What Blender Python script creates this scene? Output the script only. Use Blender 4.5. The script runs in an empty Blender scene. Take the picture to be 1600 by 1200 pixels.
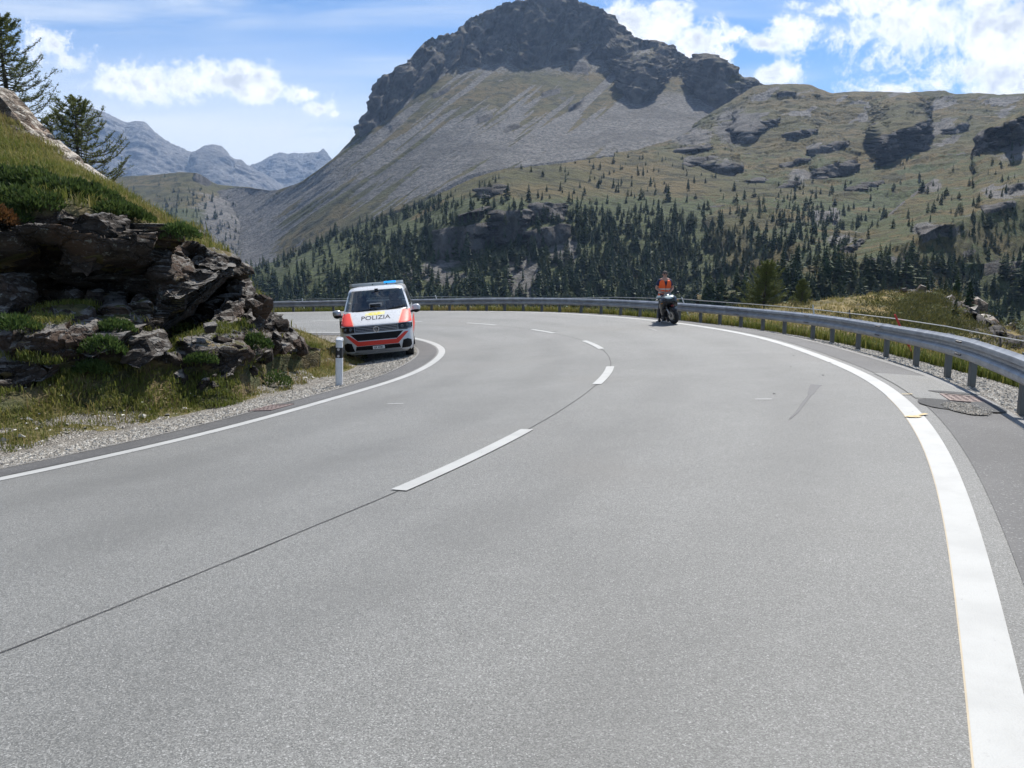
import bpy, bmesh, math, random
import numpy as np
from mathutils import Vector, Matrix
random.seed(7); RNG = np.random.default_rng(11)
SC = bpy.context.scene; COL = SC.collection; R = math.radians
# ---- road alignment (surveyed as headings, grades and lane widths along the centre line) ----
CAM = np.array([0.0, 0.0, 1.605]); FOC = 1200.0; PITCH = np.arctan((600 - 424.84) / FOC)
FW = np.array([0, np.cos(PITCH), -np.sin(PITCH)]); UP = np.array([0, np.sin(PITCH), np.cos(PITCH)]); RT = np.array([1.0, 0, 0])
def at(u, v, D):
    """point seen at photograph pixel (u, v) at depth D metres"""
    u = np.asarray(u, float); v = np.asarray(v, float); D = np.asarray(D, float)
    return CAM + D[..., None] * (RT * ((u - 800) / FOC)[..., None] + UP * ((600 - v) / FOC)[..., None] + FW)
def pix(P):
    d = np.asarray(P) - CAM; z = np.maximum(d @ FW, 1e-3)
    return np.stack([800 + FOC * (d @ RT) / z, 600 - FOC * (d @ UP) / z, z], -1)
def cubic(v, x):
    """natural cubic through knots v at 0..k-1, straight beyond the ends"""
    v = np.asarray(v, float); k = len(v)
    A = np.zeros((k, k)); A[0, 0] = A[-1, -1] = 1; b = np.zeros(k)
    for i in range(1, k - 1):
        A[i, i-1:i+2] = [1, 4, 1]; b[i] = 6 * (v[i-1] - 2*v[i] + v[i+1])
    M = np.linalg.solve(A, b)
    xc = np.clip(x, 0, k - 1); i = np.minimum(xc.astype(int), k - 2); t = xc - i
    r = v[i]*(1-t) + v[i+1]*t + ((1-t)**3-(1-t))*M[i]/6 + (t**3-t)*M[i+1]/6
    d0 = v[1]-v[0]-M[1]/6; d1 = v[-1]-v[-2]+M[-2]/6
    return r + np.where(x < 0, d0*x, 0) + np.where(x > k-1, d1*(x-k+1), 0)
RL = 41.6946; BANK = 0.06
TH = [1.0778,1.1255,1.2776,1.4171,1.5703,1.7621,2.0569,2.2795,2.5596,2.7612,3.0432]
ZC = [-0.1424,-0.1704,-0.148,-0.2404,-0.3078,-0.3712,-0.3823,-0.4023,-0.5091,-0.6204,-0.7371]
WI = [4.4516,4.0615,4.135,4.0460,3.8788,3.9247,3.9309]
WO = [3.8987,3.8998,3.9192,4.208,4.2736,4.0769,3.849]
S_ = np.linspace(-14, 75, 1781)
_th = cubic(TH, np.clip(S_, -2, RL + 2) / RL * 10)
_c, _s = np.cos(_th), np.sin(_th); _ds = S_[1] - S_[0]
_X = np.concatenate([[0], np.cumsum((_c[1:]+_c[:-1])/2*_ds)]); _Y = np.concatenate([[0], np.cumsum((_s[1:]+_s[:-1])/2*_ds)])
_i0 = np.searchsorted(S_, 0); _X += -2.4349 - _X[_i0]; _Y += 3.2227 - _Y[_i0]
_Z = cubic(ZC, S_ / RL * 10)
_WI = cubic(WI, np.clip(S_, 0, RL) / RL * 6); _WO = cubic(WO, np.clip(S_, 0, RL) / RL * 6)
def lane(s): return np.interp(s, S_, _WI), np.interp(s, S_, _WO)
# cross fall: relative to the white line on each side
OUT_D = [0, .35, 1.25, 1.75, 2.6, 4.0, 60]; OUT_Z = [0, .02, -.02, -.08, -.2, -.7, -20]
IN_D = [0, .15, .65, 1.0, 2.1, 2.8, 3.5, 4.5, 60]; IN_Z = [0, -.01, -.055, -.10, -.24, -.08, .24, .6, 4]
def road(s, o, lift=0.0):
    """world point at station s, offset o (+ outer side) following cross fall, gutters and verges"""
    s = np.asarray(s, float); o = np.asarray(o, float); s, o = np.broadcast_arrays(s, o)
    x = np.interp(s, S_, _X); y = np.interp(s, S_, _Y); z = np.interp(s, S_, _Z); c = np.interp(s, S_, _c); n = np.interp(s, S_, _s)
    wi, wo = lane(s)
    oc = np.clip(o, -wi, wo)
    dz = np.where(o > wo, np.interp(o - wo, OUT_D, OUT_Z), 0) + np.where(o < -wi, np.interp(-wi - o, IN_D, IN_Z), 0)
    return np.stack([x + n*o, y - c*o, z + BANK*oc + dz + lift], -1)

# ---------------------------------------------------------------- camera, sun, sky, exposure
cam = bpy.data.objects.new('camera', bpy.data.cameras.new('camera')); COL.objects.link(cam)
cam.location = CAM; cam.rotation_euler = (math.pi/2 - PITCH, 0, 0)
cam.data.sensor_width = 36; cam.data.lens = 36 * FOC / 1600; cam.data.clip_start = .05; cam.data.clip_end = 60000
SC.camera = cam
SUN_AZ, SUN_EL = R(24), R(54)          # azimuth clockwise from the view axis (+Y)
sun = bpy.data.objects.new('sun', bpy.data.lights.new('sun', 'SUN')); COL.objects.link(sun)
sun.data.energy = 4.6; sun.data.angle = R(.53); sun.data.color = (1, .955, .89)
SUN_DIR = Vector((math.sin(SUN_AZ)*math.cos(SUN_EL), math.cos(SUN_AZ)*math.cos(SUN_EL), math.sin(SUN_EL)))
sun.rotation_euler = SUN_DIR.to_track_quat('Z', 'Y').to_euler()
SC.view_settings.view_transform = 'Standard'; SC.view_settings.look = 'None'
SC.view_settings.exposure = 0.74; SC.view_settings.gamma = 1; SC.view_settings.use_curve_mapping = False
SC.render.engine = 'CYCLES'
SC.cycles.use_denoising = True; SC.cycles.max_bounces = 6; SC.cycles.diffuse_bounces = 2; SC.cycles.glossy_bounces = 3
SC.cycles.transmission_bounces = 4; SC.cycles.transparent_max_bounces = 6; SC.cycles.volume_bounces = 0
SC.cycles.use_adaptive_sampling = True; SC.cycles.adaptive_threshold = .01; SC.cycles.sample_clamp_indirect = 6
SC.cycles.caustics_reflective = False; SC.cycles.caustics_refractive = False

class NT:
    """small helper for building node trees"""
    def __init__(s, tree): s.t = tree; s.n = tree.nodes; s.l = tree.links
    def new(s, kind, **kw):
        n = s.n.new(kind)
        for k, v in kw.items():
            if k == 'i':
                for a, b in v.items(): s.set(n.inputs[a], b)
            else: setattr(n, k, v)
        return n
    def set(s, sock, v):
        if isinstance(v, bpy.types.NodeSocket): s.l.new(v, sock)
        else:
            if sock.type == 'RGBA' and len(v) == 3: v = (*v, 1)
            sock.default_value = v
    def math(s, op, a, b=None, c=None, clamp=False):
        n = s.n.new('ShaderNodeMath'); n.operation = op; n.use_clamp = clamp
        for k, v in enumerate((a, b, c)):
            if v is not None: s.set(n.inputs[k], v)
        return n.outputs[0]
    def vmath(s, op, a, b=None, scale=None):
        n = s.n.new('ShaderNodeVectorMath'); n.operation = op
        s.set(n.inputs[0], a)
        if b is not None: s.set(n.inputs[1], b)
        if scale is not None: s.set(n.inputs[3], scale)
        return n.outputs['Value'] if op in ('LENGTH', 'DOT_PRODUCT', 'DISTANCE') else n.outputs[0]
    def mix(s, f, a, b, blend='MIX'):
        n = s.n.new('ShaderNodeMix'); n.data_type = 'RGBA'; n.blend_type = blend
        s.set(n.inputs[0], f); s.set(n.inputs[6], a); s.set(n.inputs[7], b); return n.outputs[2]
    def ramp(s, f, lo, hi, a=0., b=1., smooth=True):
        n = s.n.new('ShaderNodeMapRange'); n.interpolation_type = 'SMOOTHSTEP' if smooth else 'LINEAR'
        for k, v in zip(range(5), (f, lo, hi, a, b)): s.set(n.inputs[k], v)
        return n.outputs[0]
    def noise(s, vec, scale, detail=4, rough=.55, dist=0., out=0):
        n = s.n.new('ShaderNodeTexNoise'); s.l.new(vec, n.inputs['Vector'])
        n.inputs['Scale'].default_value = scale; n.inputs['Detail'].default_value = detail
        n.inputs['Roughness'].default_value = rough; n.inputs['Distortion'].default_value = dist
        return n.outputs[out]
    def voro(s, vec, scale, feature='F1', out='Distance', rnd=1.):
        n = s.n.new('ShaderNodeTexVoronoi'); n.feature = feature; s.l.new(vec, n.inputs['Vector'])
        n.inputs['Scale'].default_value = scale; n.inputs['Randomness'].default_value = rnd
        return n.outputs[out]
    def scale(s, vec, v): return s.vmath('MULTIPLY', vec, v)

# world: blue daylight sky, thin cirrus, fair weather cumulus (all functions of direction only)
world = bpy.data.worlds.new('World'); SC.world = world; world.use_nodes = True
w = NT(world.node_tree); w.n.clear()
sky = w.new('ShaderNodeTexSky', sky_type='NISHITA', sun_disc=False, sun_elevation=SUN_EL, sun_rotation=SUN_AZ, altitude=2000, air_density=1.0, dust_density=.6, ozone_density=1.6)
dirn = w.new('ShaderNodeTexCoord').outputs['Generated']
sx = w.new('ShaderNodeSeparateXYZ', i={0: dirn}); dx, dy, dz = sx.outputs
yy = w.math('MAXIMUM', dy, .08)
tx = w.math('DIVIDE', dx, yy); tz = w.math('DIVIDE', dz, yy)
def tan(u, v):
    d = at(u, v, 1.0) - CAM; return d[0]/d[1], d[2]/d[1]
tp = w.new('ShaderNodeCombineXYZ', i={0: tx, 1: tz}).outputs[0]
warp = w.vmath('SUBTRACT', w.noise(dirn, 9, 3, .6, out=1), (.5, .5, .5))
tpw = w.vmath('ADD', tp, w.vmath('SCALE', warp, scale=.045))
BLOBS = [  # photograph pixel, half widths, strength
 (185,122,42,20,1),(235,130,48,24,1),(285,133,50,26,1),(330,128,52,27,1),(372,126,44,24,1),(412,146,46,17,1),(458,152,36,12,.9),(492,174,24,14,.9),(515,186,12,8,.7),
 (85,66,38,22,.8),(105,88,34,16,.7),(60,48,18,12,.6),
 (985,34,40,26,1),(1035,48,46,30,1),(1085,68,46,30,1),(1120,88,32,22,1),(1045,12,26,14,.8),
 (1222,118,36,18,1),(1240,4,22,12,.8),(1155,62,28,10,.6),(1195,66,34,12,.8),(1250,50,46,26,.8),(1320,62,70,30,.55),(1390,84,80,42,.45),(1440,126,100,32,.62),(1520,104,110,56,.55),(1570,40,100,60,.9),(1480,24,80,38,.6),(1620,110,90,60,1),(1370,6,60,22,.9),(1700,60,130,80,1),(1290,18,32,10,.7),(1410,40,60,30,1)]
dens = None
for (u, v, ru, rv, st) in BLOBS:
    x0, z0 = tan(u, v)
    q = w.vmath('MULTIPLY', w.vmath('SUBTRACT', tpw, (x0, z0, 0)), (FOC/ru/1.35, FOC/rv/1.35, 0))
    val = w.math('MULTIPLY', w.math('SUBTRACT', 1.0, w.vmath('LENGTH', q)), st)
    dens = val if dens is None else w.math('SMOOTH_MAX', dens, val, .12)
fwd_only = w.ramp(dy, .15, .35)
n1 = w.noise(tp, 14, 12, .70, .45); n2 = w.noise(tp, 44, 8, .68, .3)
d0 = w.math('ADD', dens, w.math('MULTIPLY', w.math('SUBTRACT', n1, .52), 2.5))
d0 = w.math('ADD', d0, w.math('MULTIPLY', w.math('SUBTRACT', n2, .5), 1.5))
cum = w.math('MULTIPLY', w.ramp(d0, -.08, .55), fwd_only)
# other cumulus all over the rest of the sky
zc = w.math('MAXIMUM', dz, .06)
pl = w.new('ShaderNodeCombineXYZ', i={0: w.math('DIVIDE', dx, zc), 1: w.math('DIVIDE', dy, zc)}).outputs[0]
n3 = w.noise(pl, 1.1, 9, .58, .2)
rest = w.math('MULTIPLY', w.ramp(n3, .53, .66), w.math('MULTIPLY', w.ramp(dz, .08, .2), w.math('SUBTRACT', 1.0, w.math('MULTIPLY', fwd_only, w.ramp(dz, .62, .45)))))
cloud = w.math('MAXIMUM', cum, rest)
# cirrus veil: long soft streaks, denser low over the valley
sv = w.new('ShaderNodeMapping', i={0: tp, 2: (0, 0, R(6)), 3: (1.1, 9.0, 1)}).outputs[0]
ci = w.noise(sv, 2.2, 8, .55, .35); ci2 = w.noise(sv, .9, 4, .5)
cir = w.math('MULTIPLY', w.ramp(ci, .36, .72), w.ramp(ci2, .36, .6))
low = w.math('MULTIPLY', w.ramp(tz, .34, .13), w.ramp(tx, .10, -.35))
cir = w.math('ADD', w.math('MULTIPLY', cir, .8), w.math('MULTIPLY', low, 1.0), clamp=True)
skyc = w.mix(1.0, sky.outputs[0], (.60, .88, 1.10), 'MULTIPLY')
skyc = w.vmath('SCALE', skyc, scale=.082)
skyc = w.mix(cir, skyc, (.58, .62, .66))
core = w.ramp(d0, .35, 1.2)
n4 = w.noise(tp, 24, 8, .66)
grey = w.math('MULTIPLY', w.ramp(d0, .15, 1.0), w.ramp(n4, .40, .60))
dark = w.math('MULTIPLY', w.ramp(tx, .56, .68), w.ramp(tz, .27, .33))
grey = w.math('MAXIMUM', w.math('MULTIPLY', grey, .75), w.math('MULTIPLY', dark, 1.0))
clc = w.mix(grey, (.78, .79, .81), (.33, .37, .43))
fin = w.mix(cloud, skyc, clc)
bg = w.new('ShaderNodeBackground', i={0: fin, 1: 1.0})
w.l.new(bg.outputs[0], w.new('ShaderNodeOutputWorld').inputs[0])
world.cycles.sampling_method = 'MANUAL'; world.cycles.sample_map_resolution = 512

# ---------------------------------------------------------------- numpy noise and small builders
_perm = np.random.default_rng(3).permutation(512).astype(np.int64); _perm = np.concatenate([_perm, _perm, _perm])
_gr = np.random.default_rng(5).normal(size=(512, 3)); _gr /= np.linalg.norm(_gr, axis=1)[:, None]
def perlin(P):
    P = np.asarray(P, float); I = np.floor(P).astype(np.int64); f = P - I; I &= 255; t = f*f*f*(f*(f*6-15)+10)
    r = 0
    for a in (0, 1):
        for b in (0, 1):
            for c in (0, 1):
                h = _perm[_perm[_perm[I[..., 0]+a]+I[..., 1]+b]+I[..., 2]+c] & 511
                g = _gr[h]; k = (g * (f - np.array([a, b, c]))).sum(-1)
                wt = (t[..., 0] if a else 1-t[..., 0]) * (t[..., 1] if b else 1-t[..., 1]) * (t[..., 2] if c else 1-t[..., 2])
                r = r + k*wt
    return r
def fbm(P, freq, octv=5, gain=.5, lac=2.03, ridge=False, seed=0.):
    P = np.asarray(P, float) * freq + seed*17.13; a = 1.; r = 0.; tot = 0.
    for _ in range(octv):
        n = perlin(P)
        if ridge: n = 1 - 2*np.abs(n)*1.6
        r = r + a*n; tot += a; a *= gain; P = P*lac + 5.3
    return r / tot
def cells(P, freq, seed=0):
    """Worley: (F1, F2-F1, random of nearest) for blocky rock"""
    P = np.asarray(P, float)*freq; I = np.floor(P).astype(np.int64); f = P - I
    sh = P.shape[:-1]; d1 = np.full(sh, 9.); d2 = np.full(sh, 9.); rn = np.zeros(sh)
    for a in (-1, 0, 1):
        for b in (-1, 0, 1):
            for c in (-1, 0, 1):
                J = (I + np.array([a, b, c]) + seed) & 255
                h = _perm[_perm[_perm[J[..., 0]]+J[..., 1]]+J[..., 2]]
                q = np.stack([(h*37 % 512)/512., (h*91 % 512)/512., (h*211 % 512)/512.], -1) + np.array([a, b, c])
                d = np.sqrt(((q-f)**2).sum(-1)); lt = d < d1
                d2 = np.where(lt, d1, np.minimum(d2, d)); rn = np.where(lt, (h*53 % 512)/512., rn); d1 = np.where(lt, d, d1)
    return d1, d2-d1, rn
def ss(x, a, b):
    t = np.clip((x-a)/(b-a), 0, 1); return t*t*(3-2*t)

def tag(o, label=None, cat=None, group=None, kind=None):
    if label: o['label'] = label
    if cat: o['category'] = cat
    if group: o['group'] = group
    if kind: o['kind'] = kind
    return o
def link(name, me, mats=None, parent=None):
    o = bpy.data.objects.new(name, me); COL.objects.link(o)
    for m in (mats if isinstance(mats, (list, tuple)) else [mats] if mats else []): me.materials.append(m)
    if parent is not None: o.parent = parent
    return o
def empty(name, loc=(0, 0, 0), rot=(0, 0, 0)):
    o = bpy.data.objects.new(name, None); COL.objects.link(o); o.location = loc; o.rotation_euler = rot; o.empty_display_size = .1; return o
def npmesh(name, V, F, smooth=True, mi=None):
    """mesh from numpy arrays; F is (n,3) or (n,4)"""
    V = np.ascontiguousarray(V, np.float32).reshape(-1, 3); F = np.ascontiguousarray(F, np.int32)
    me = bpy.data.meshes.new(name); k = F.shape[1]
    me.vertices.add(len(V)); me.vertices.foreach_set('co', V.ravel())
    me.loops.add(F.size); me.loops.foreach_set('vertex_index', F.ravel())
    me.polygons.add(len(F)); me.polygons.foreach_set('loop_start', np.arange(0, F.size, k, dtype=np.int32))
    me.polygons.foreach_set('use_smooth', np.full(len(F), smooth))
    if mi is not None: me.polygons.foreach_set('material_index', np.asarray(mi, np.int32))
    me.update(calc_edges=True); me.validate(); return me
def grid_faces(nr, nc):
    i = np.arange((nr-1)*(nc-1)); r = i // (nc-1); c = i % (nc-1); a = r*nc + c
    return np.stack([a, a+1, a+nc+1, a+nc], -1)
def gridmesh(name, G, smooth=True):
    nr, nc = G.shape[:2]; return npmesh(name, G, grid_faces(nr, nc), smooth)
def vattr(me, name, val):
    val = np.asarray(val, np.float32)
    if val.ndim == 1:
        a = me.attributes.new(name, 'FLOAT', 'POINT'); a.data.foreach_set('value', val)
    else:
        a = me.attributes.new(name, 'FLOAT_COLOR', 'POINT'); c = np.ones((len(val), 4), np.float32); c[:, :val.shape[1]] = val; a.data.foreach_set('color', c.ravel())
class MB:
    """collects simple shapes into one mesh"""
    def __init__(s): s.v = []; s.f = []; s.m = []; s.k = 0
    def add(s, V, F, m=None):
        n = len(s.v); s.v += [tuple(map(float, p)) for p in V]; s.f += [tuple(int(i)+n for i in f) for f in F]; s.m += [s.k if m is None else m]*len(F); return s
    def box(s, c, d, rot=None, bev=0):
        bm = bmesh.new(); bmesh.ops.create_cube(bm, size=1, matrix=Matrix.Diagonal((*d, 1)))
        if bev: bmesh.ops.bevel(bm, geom=bm.edges[:], offset=bev, segments=2, affect='EDGES', profile=.5)
        M = Matrix.Translation(c) @ (rot.to_4x4() if rot else Matrix())
        return s.bm(bm, M)
    def bm(s, bm, M=None):
        bm.verts.ensure_lookup_table(); V = [(M @ v.co if M else v.co) for v in bm.verts]; F = [[v.index for v in f.verts] for f in bm.faces]
        bm.free(); return s.add(V, F)
    def tube(s, pts, r, n=8, cap=True):
        pts = [Vector(p) for p in pts]; rs = r if isinstance(r, (list, tuple)) else [r]*len(pts); V = []; F = []
        up = Vector((0, 0, 1)); prev = None
        for i, p in enumerate(pts):
            t = (pts[min(i+1, len(pts)-1)] - pts[max(i-1, 0)]).normalized()
            a = (prev - t*prev.dot(t)) if prev is not None else t.cross(up)
            if a.length < 1e-4: a = t.cross(Vector((1, 0, 0)))
            a.normalize(); b = t.cross(a); prev = a
            for k in range(n):
                an = 2*math.pi*k/n; V.append(p + a*math.cos(an)*rs[i] + b*math.sin(an)*rs[i])
        for i in range(len(pts)-1):
            for k in range(n): F.append((i*n+k, i*n+(k+1) % n, (i+1)*n+(k+1) % n, (i+1)*n+k))
        if cap: F.append(tuple(range(n-1, -1, -1))); F.append(tuple((len(pts)-1)*n+k for k in range(n)))
        return s.add(V, F)
    def lathe(s, prof, axis='x', n=32, c=(0, 0, 0), closed=False):
        V = []; F = []; L = len(prof)
        for k in range(n):
            an = 2*math.pi*k/n
            for (a, r) in prof:
                p = (a, r*math.cos(an), r*math.sin(an)) if axis == 'x' else (r*math.cos(an), a, r*math.sin(an)) if axis == 'y' else (r*math.cos(an), r*math.sin(an), a)
                V.append((p[0]+c[0], p[1]+c[1], p[2]+c[2]))
        for k in range(n):
            for j in range(L if closed else L-1):
                F.append((k*L+j, k*L+(j+1) % L, ((k+1) % n)*L+(j+1) % L, ((k+1) % n)*L+j))
        return s.add(V, F)
    def prism(s, poly, axis, a, b):
        """polygon of 2-D points extruded from a to b along axis"""
        def P(p, t): return {'x': (t, p[0], p[1]), 'y': (p[0], t, p[1]), 'z': (p[0], p[1], t)}[axis]
        n = len(poly); V = [P(p, a) for p in poly] + [P(p, b) for p in poly]
        F = [tuple(range(n-1, -1, -1)), tuple(range(n, 2*n))] + [(i, (i+1) % n, n+(i+1) % n, n+i) for i in range(n)]
        return s.add(V, F)
    def mesh(s, name, smooth=True, angle=40):
        me = bpy.data.meshes.new(name); me.from_pydata(s.v, [], s.f)
        bm = bmesh.new(); bm.from_mesh(me); bmesh.ops.recalc_face_normals(bm, faces=bm.faces)
        for e in bm.edges: e.smooth = not (len(e.link_faces) == 2 and e.calc_face_angle(0) > R(angle))
        bm.to_mesh(me); bm.free()
        for p, m in zip(me.polygons, s.m): p.use_smooth = smooth; p.material_index = m
        me.update(); return me
    def build(s, name, mats, parent=None, smooth=True, angle=40): return link(name, s.mesh(name, smooth, angle), mats, parent)

MATS = {}
def mat(name, col=(.5, .5, .5), rough=.6, metal=0., fn=None, spec=.5, **kw):
    """procedural Principled material; fn(nt, principled) adds texture"""
    if name in MATS: return MATS[name]
    m = bpy.data.materials.new(name); m.use_nodes = True; t = NT(m.node_tree); b = t.n['Principled BSDF']
    t.set(b.inputs['Base Color'], col); b.inputs['Roughness'].default_value = rough; b.inputs['Metallic'].default_value = metal
    b.inputs['Specular IOR Level'].default_value = spec
    for k, v in kw.items(): t.set(b.inputs[k.replace('_', ' ')], v)
    if fn: fn(t, b)
    MATS[name] = m; return m
def opos(t): return t.new('ShaderNodeTexCoord').outputs['Object']
def gpos(t): return t.new('ShaderNodeNewGeometry').outputs['Position']
def attr(t, name, out='Fac', kind='GEOMETRY'):
    return t.new('ShaderNodeAttribute', attribute_name=name, attribute_type=kind).outputs[out]
def bump(t, b, h, dist, strength=1.):
    n = t.new('ShaderNodeBump', i={'Height': h, 'Distance': dist, 'Strength': strength}); t.l.new(n.outputs[0], b.inputs['Normal']); return n
def grime(scale=6., amt=.25, tint=(.25, .22, .18)):
    def fn(t, b):
        p = opos(t); n = t.noise(p, scale, 5, .6); base = tuple(b.inputs['Base Color'].default_value)
        t.set(b.inputs['Base Color'], t.mix(t.math('MULTIPLY', t.ramp(n, .45, .75), amt), base, tint))
        t.set(b.inputs['Roughness'], t.math('ADD', t.math('MULTIPLY', t.noise(p, scale*3, 3), .15), b.inputs['Roughness'].default_value - .07))
    return fn

# ---------------------------------------------------------------- far terrain
def line(pts, us):
    a = np.array(pts, float); return np.interp(us, a[:, 0], a[:, 1]), np.interp(us, a[:, 0], a[:, 2])
def relief(lines, u0, u1, nu, rows, ragged=(0, 0), smooth_rows=True, cliffs=(), soft=0, crest=None):
    """terrain face through measured ridge / break lines; cliffs = (u, v_foot, v_top, half width, shear, run) makes part of it steeper"""
    us = np.linspace(u0, u1, nu); L = [line(l, us) for l in lines]
    V = []; D = []; T = []
    for k in range(len(L)-1):
        n = rows[k]; t = np.arange(n)/n if k < len(L)-2 else np.arange(n+1)/n
        V.append(L[k][0] + (L[k+1][0]-L[k][0])*t[:, None]); D.append(L[k][1] + (L[k+1][1]-L[k][1])*t[:, None]); T.append(k+t)
    V = np.concatenate(V); D = np.concatenate(D); T = np.concatenate(T); U = np.broadcast_to(us, V.shape)
    if soft:
        k = int(3*soft*nu/(u1-u0)); g = np.exp(-.5*(np.arange(-k, k+1)*(u1-u0)/nu/soft)**2); g /= g.sum(); sm = lambda A: np.stack([np.convolve(np.pad(r, k, 'edge'), g, 'valid') for r in A]); wv = np.clip((crest-.15-T)/.5, 0, 1)[:, None] if crest else 0; V = V + (sm(V)-V)*wv; D = np.stack([np.convolve(np.pad(r, k, 'edge'), g, 'valid') for r in D])
    if crest is not None:
        j = fbm(np.stack([us*ragged[0], us*0, us*0], -1), 1, 5, .6, ridge=True)*ragged[1]
        V = V + (j*np.clip((L[crest-1][0]-L[crest][0])/25, .25, 1))*np.clip(1-np.abs(T-crest)/.6, 0, 1)[:, None]
    W = np.zeros_like(V)
    if len(cliffs):
        P0 = at(U, V, D); nz = fbm(np.stack([U, V*.5, V*0], -1), .02, 4)*14; nz2 = fbm(np.stack([U, V, V*0+9], -1), .05, 4)*9
        for (cu, vf, vt, hw, sh, fac) in cliffs:
            c_ = int(np.clip(np.searchsorted(us, cu), 0, nu-1)); kmx = np.searchsorted(T, crest-.001 if crest else T[-1]); run = fac*abs(np.interp(-vt, -V[:kmx, c_], D[:kmx, c_])-np.interp(-vf, -V[:kmx, c_], D[:kmx, c_]))
            uu = U + nz2 - cu; vv = V + nz*.6 - sh*uu
            side = ss(1-np.abs(uu)/hw, 0, .35)
            up = (vf - vv)/(vf - vt)
            g = np.where(up < 0, 0, np.where(up < 1, np.clip(up, 0, 1), np.clip(1-(up-1)/2.2, 0, 1)))
            side2 = ss(1-np.abs(uu)/(hw*1.35), 0, .95); D = D - run*g*(side + (side2-side)*ss(up, .7, 1.5)); W = np.maximum(W, side*ss(up, -.05, .08)*(1-ss(up, .9, 1.05)))
    G = at(U, V, D)
    return G, U, V, np.broadcast_to(T[:, None], V.shape), W
def deep(pts, z=-62): return [(u, 425 - z*1200./D, D) for u, v, D in pts]
def normals(G):
    a = np.gradient(G, axis=0); b = np.gradient(G, axis=1); n = np.cross(b, a); n /= np.linalg.norm(n, axis=-1, keepdims=True)+1e-9
    return n * np.where(n[..., 2:] < 0, -1, 1)

def terrain_mat(name, tex, cols, bumpd, rough=.9):
    """rock / scree / grass / scrub mixed by the 'zone' attribute, broken up by world-space noise; tex = metres of the main grain"""
    rock, scree, grass, dry, scrub = cols
    def fn(t, b):
        p = gpos(t); z = t.new('ShaderNodeSeparateColor', i={0: attr(t, 'zone', 'Color')}).outputs
        na = t.noise(p, 1/tex, 8, .62); nb = t.noise(p, 4.1/tex, 6, .65); nc = t.noise(p, .22/tex, 4, .55); nd = t.noise(p, 17/tex, 3, .7)
        j = t.math('MULTIPLY', t.math('SUBTRACT', nb, .5), .9)
        pick = lambda ch: t.ramp(t.math('ADD', ch, j), .36, .62)
        g = t.mix(t.ramp(nc, .38, .62), grass, dry)
        g = t.mix(t.ramp(na, .46, .62), g, tuple(c*.5 for c in grass))
        g = t.mix(t.math('MULTIPLY', t.ramp(nd, .58, .72), .6), g, tuple(c*1.5 for c in dry))
        c = t.mix(pick(z[2]), g, t.mix(t.ramp(nb, .4, .62), scrub, tuple(x*1.9 for x in scrub)))
        sc = t.mix(t.ramp(nb, .35, .7), tuple(x*.5 for x in scree), tuple(x*1.4 for x in scree))
        sc = t.mix(t.math('MULTIPLY', t.ramp(nc, .55, .40), .55), sc, tuple(x*.45 for x in scree)); sc = t.mix(t.math('MULTIPLY', t.ramp(na, .52, .66), .4), sc, tuple(x*1.5 for x in scree)); sc = t.mix(t.ramp(nd, .56, .74), sc, tuple(min(1, x*1.7) for x in scree))
        c = t.mix(pick(z[1]), c, sc)
        rk = t.mix(t.ramp(na, .38, .64), tuple(x*.55 for x in rock), tuple(x*1.3 for x in rock))
        rk = t.mix(t.ramp(nd, .6, .75), rk, tuple(x*1.9 for x in rock))
        c = t.mix(pick(z[0]), c, rk)
        t.set(b.inputs['Base Color'], c)
        h = t.math('ADD', t.math('MULTIPLY', na, 1.0), t.math('ADD', t.math('MULTIPLY', nb, .45), t.math('MULTIPLY', nd, .15)))
        bump(t, b, h, bumpd)
    return mat(name, (.2, .2, .2), rough, fn=fn, spec=.15)

C_ROCK = (.088, .081, .074); C_SCREE = (.132, .126, .117); C_GRASS = (.062, .060, .019); C_DRY = (.102, .077, .029); C_SCRUB = (.036, .044, .016)
def terrain(name, G, zone, m, kind='structure', **kw):
    me = gridmesh(name, G); vattr(me, 'zone', zone.reshape(-1, 3)); o = link(name, me, m); tag(o, kind=kind, **kw); return o

# valley floor under everything
gnd = MB(); gnd.add([(-5900, -140, -46), (5900, -140, -46), (5900, 9900, -46), (-5900, 9900, -46)], [(0, 1, 2, 3)])
M_FAR = terrain_mat('alpine_slope', 26, (C_ROCK, C_SCREE, C_GRASS, C_DRY, C_SCRUB), 8.0)
M_MID = terrain_mat('hill_slope', 7, (C_ROCK, C_SCREE, C_GRASS, C_DRY, C_SCRUB), 2.4)
tag(gnd.build('ground', M_FAR), kind='structure')
hz = MB(); hz.box((0, 4900, 776), (12000, 10100, 1648))     # bottom below the valley floor, top above the highest peak
hm = bpy.data.materials.new('air'); hm.use_nodes = True; ht = NT(hm.node_tree); ht.n.clear()
hv = ht.new('ShaderNodeVolumePrincipled', i={'Color': (.46, .66, 1.0, 1), 'Density': 5.6e-5, 'Anisotropy': .1}); ht.l.new(hv.outputs[0], ht.new('ShaderNodeOutputMaterial').inputs['Volume'])
tag(hz.build('haze', hm, smooth=False), kind='stuff')

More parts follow.
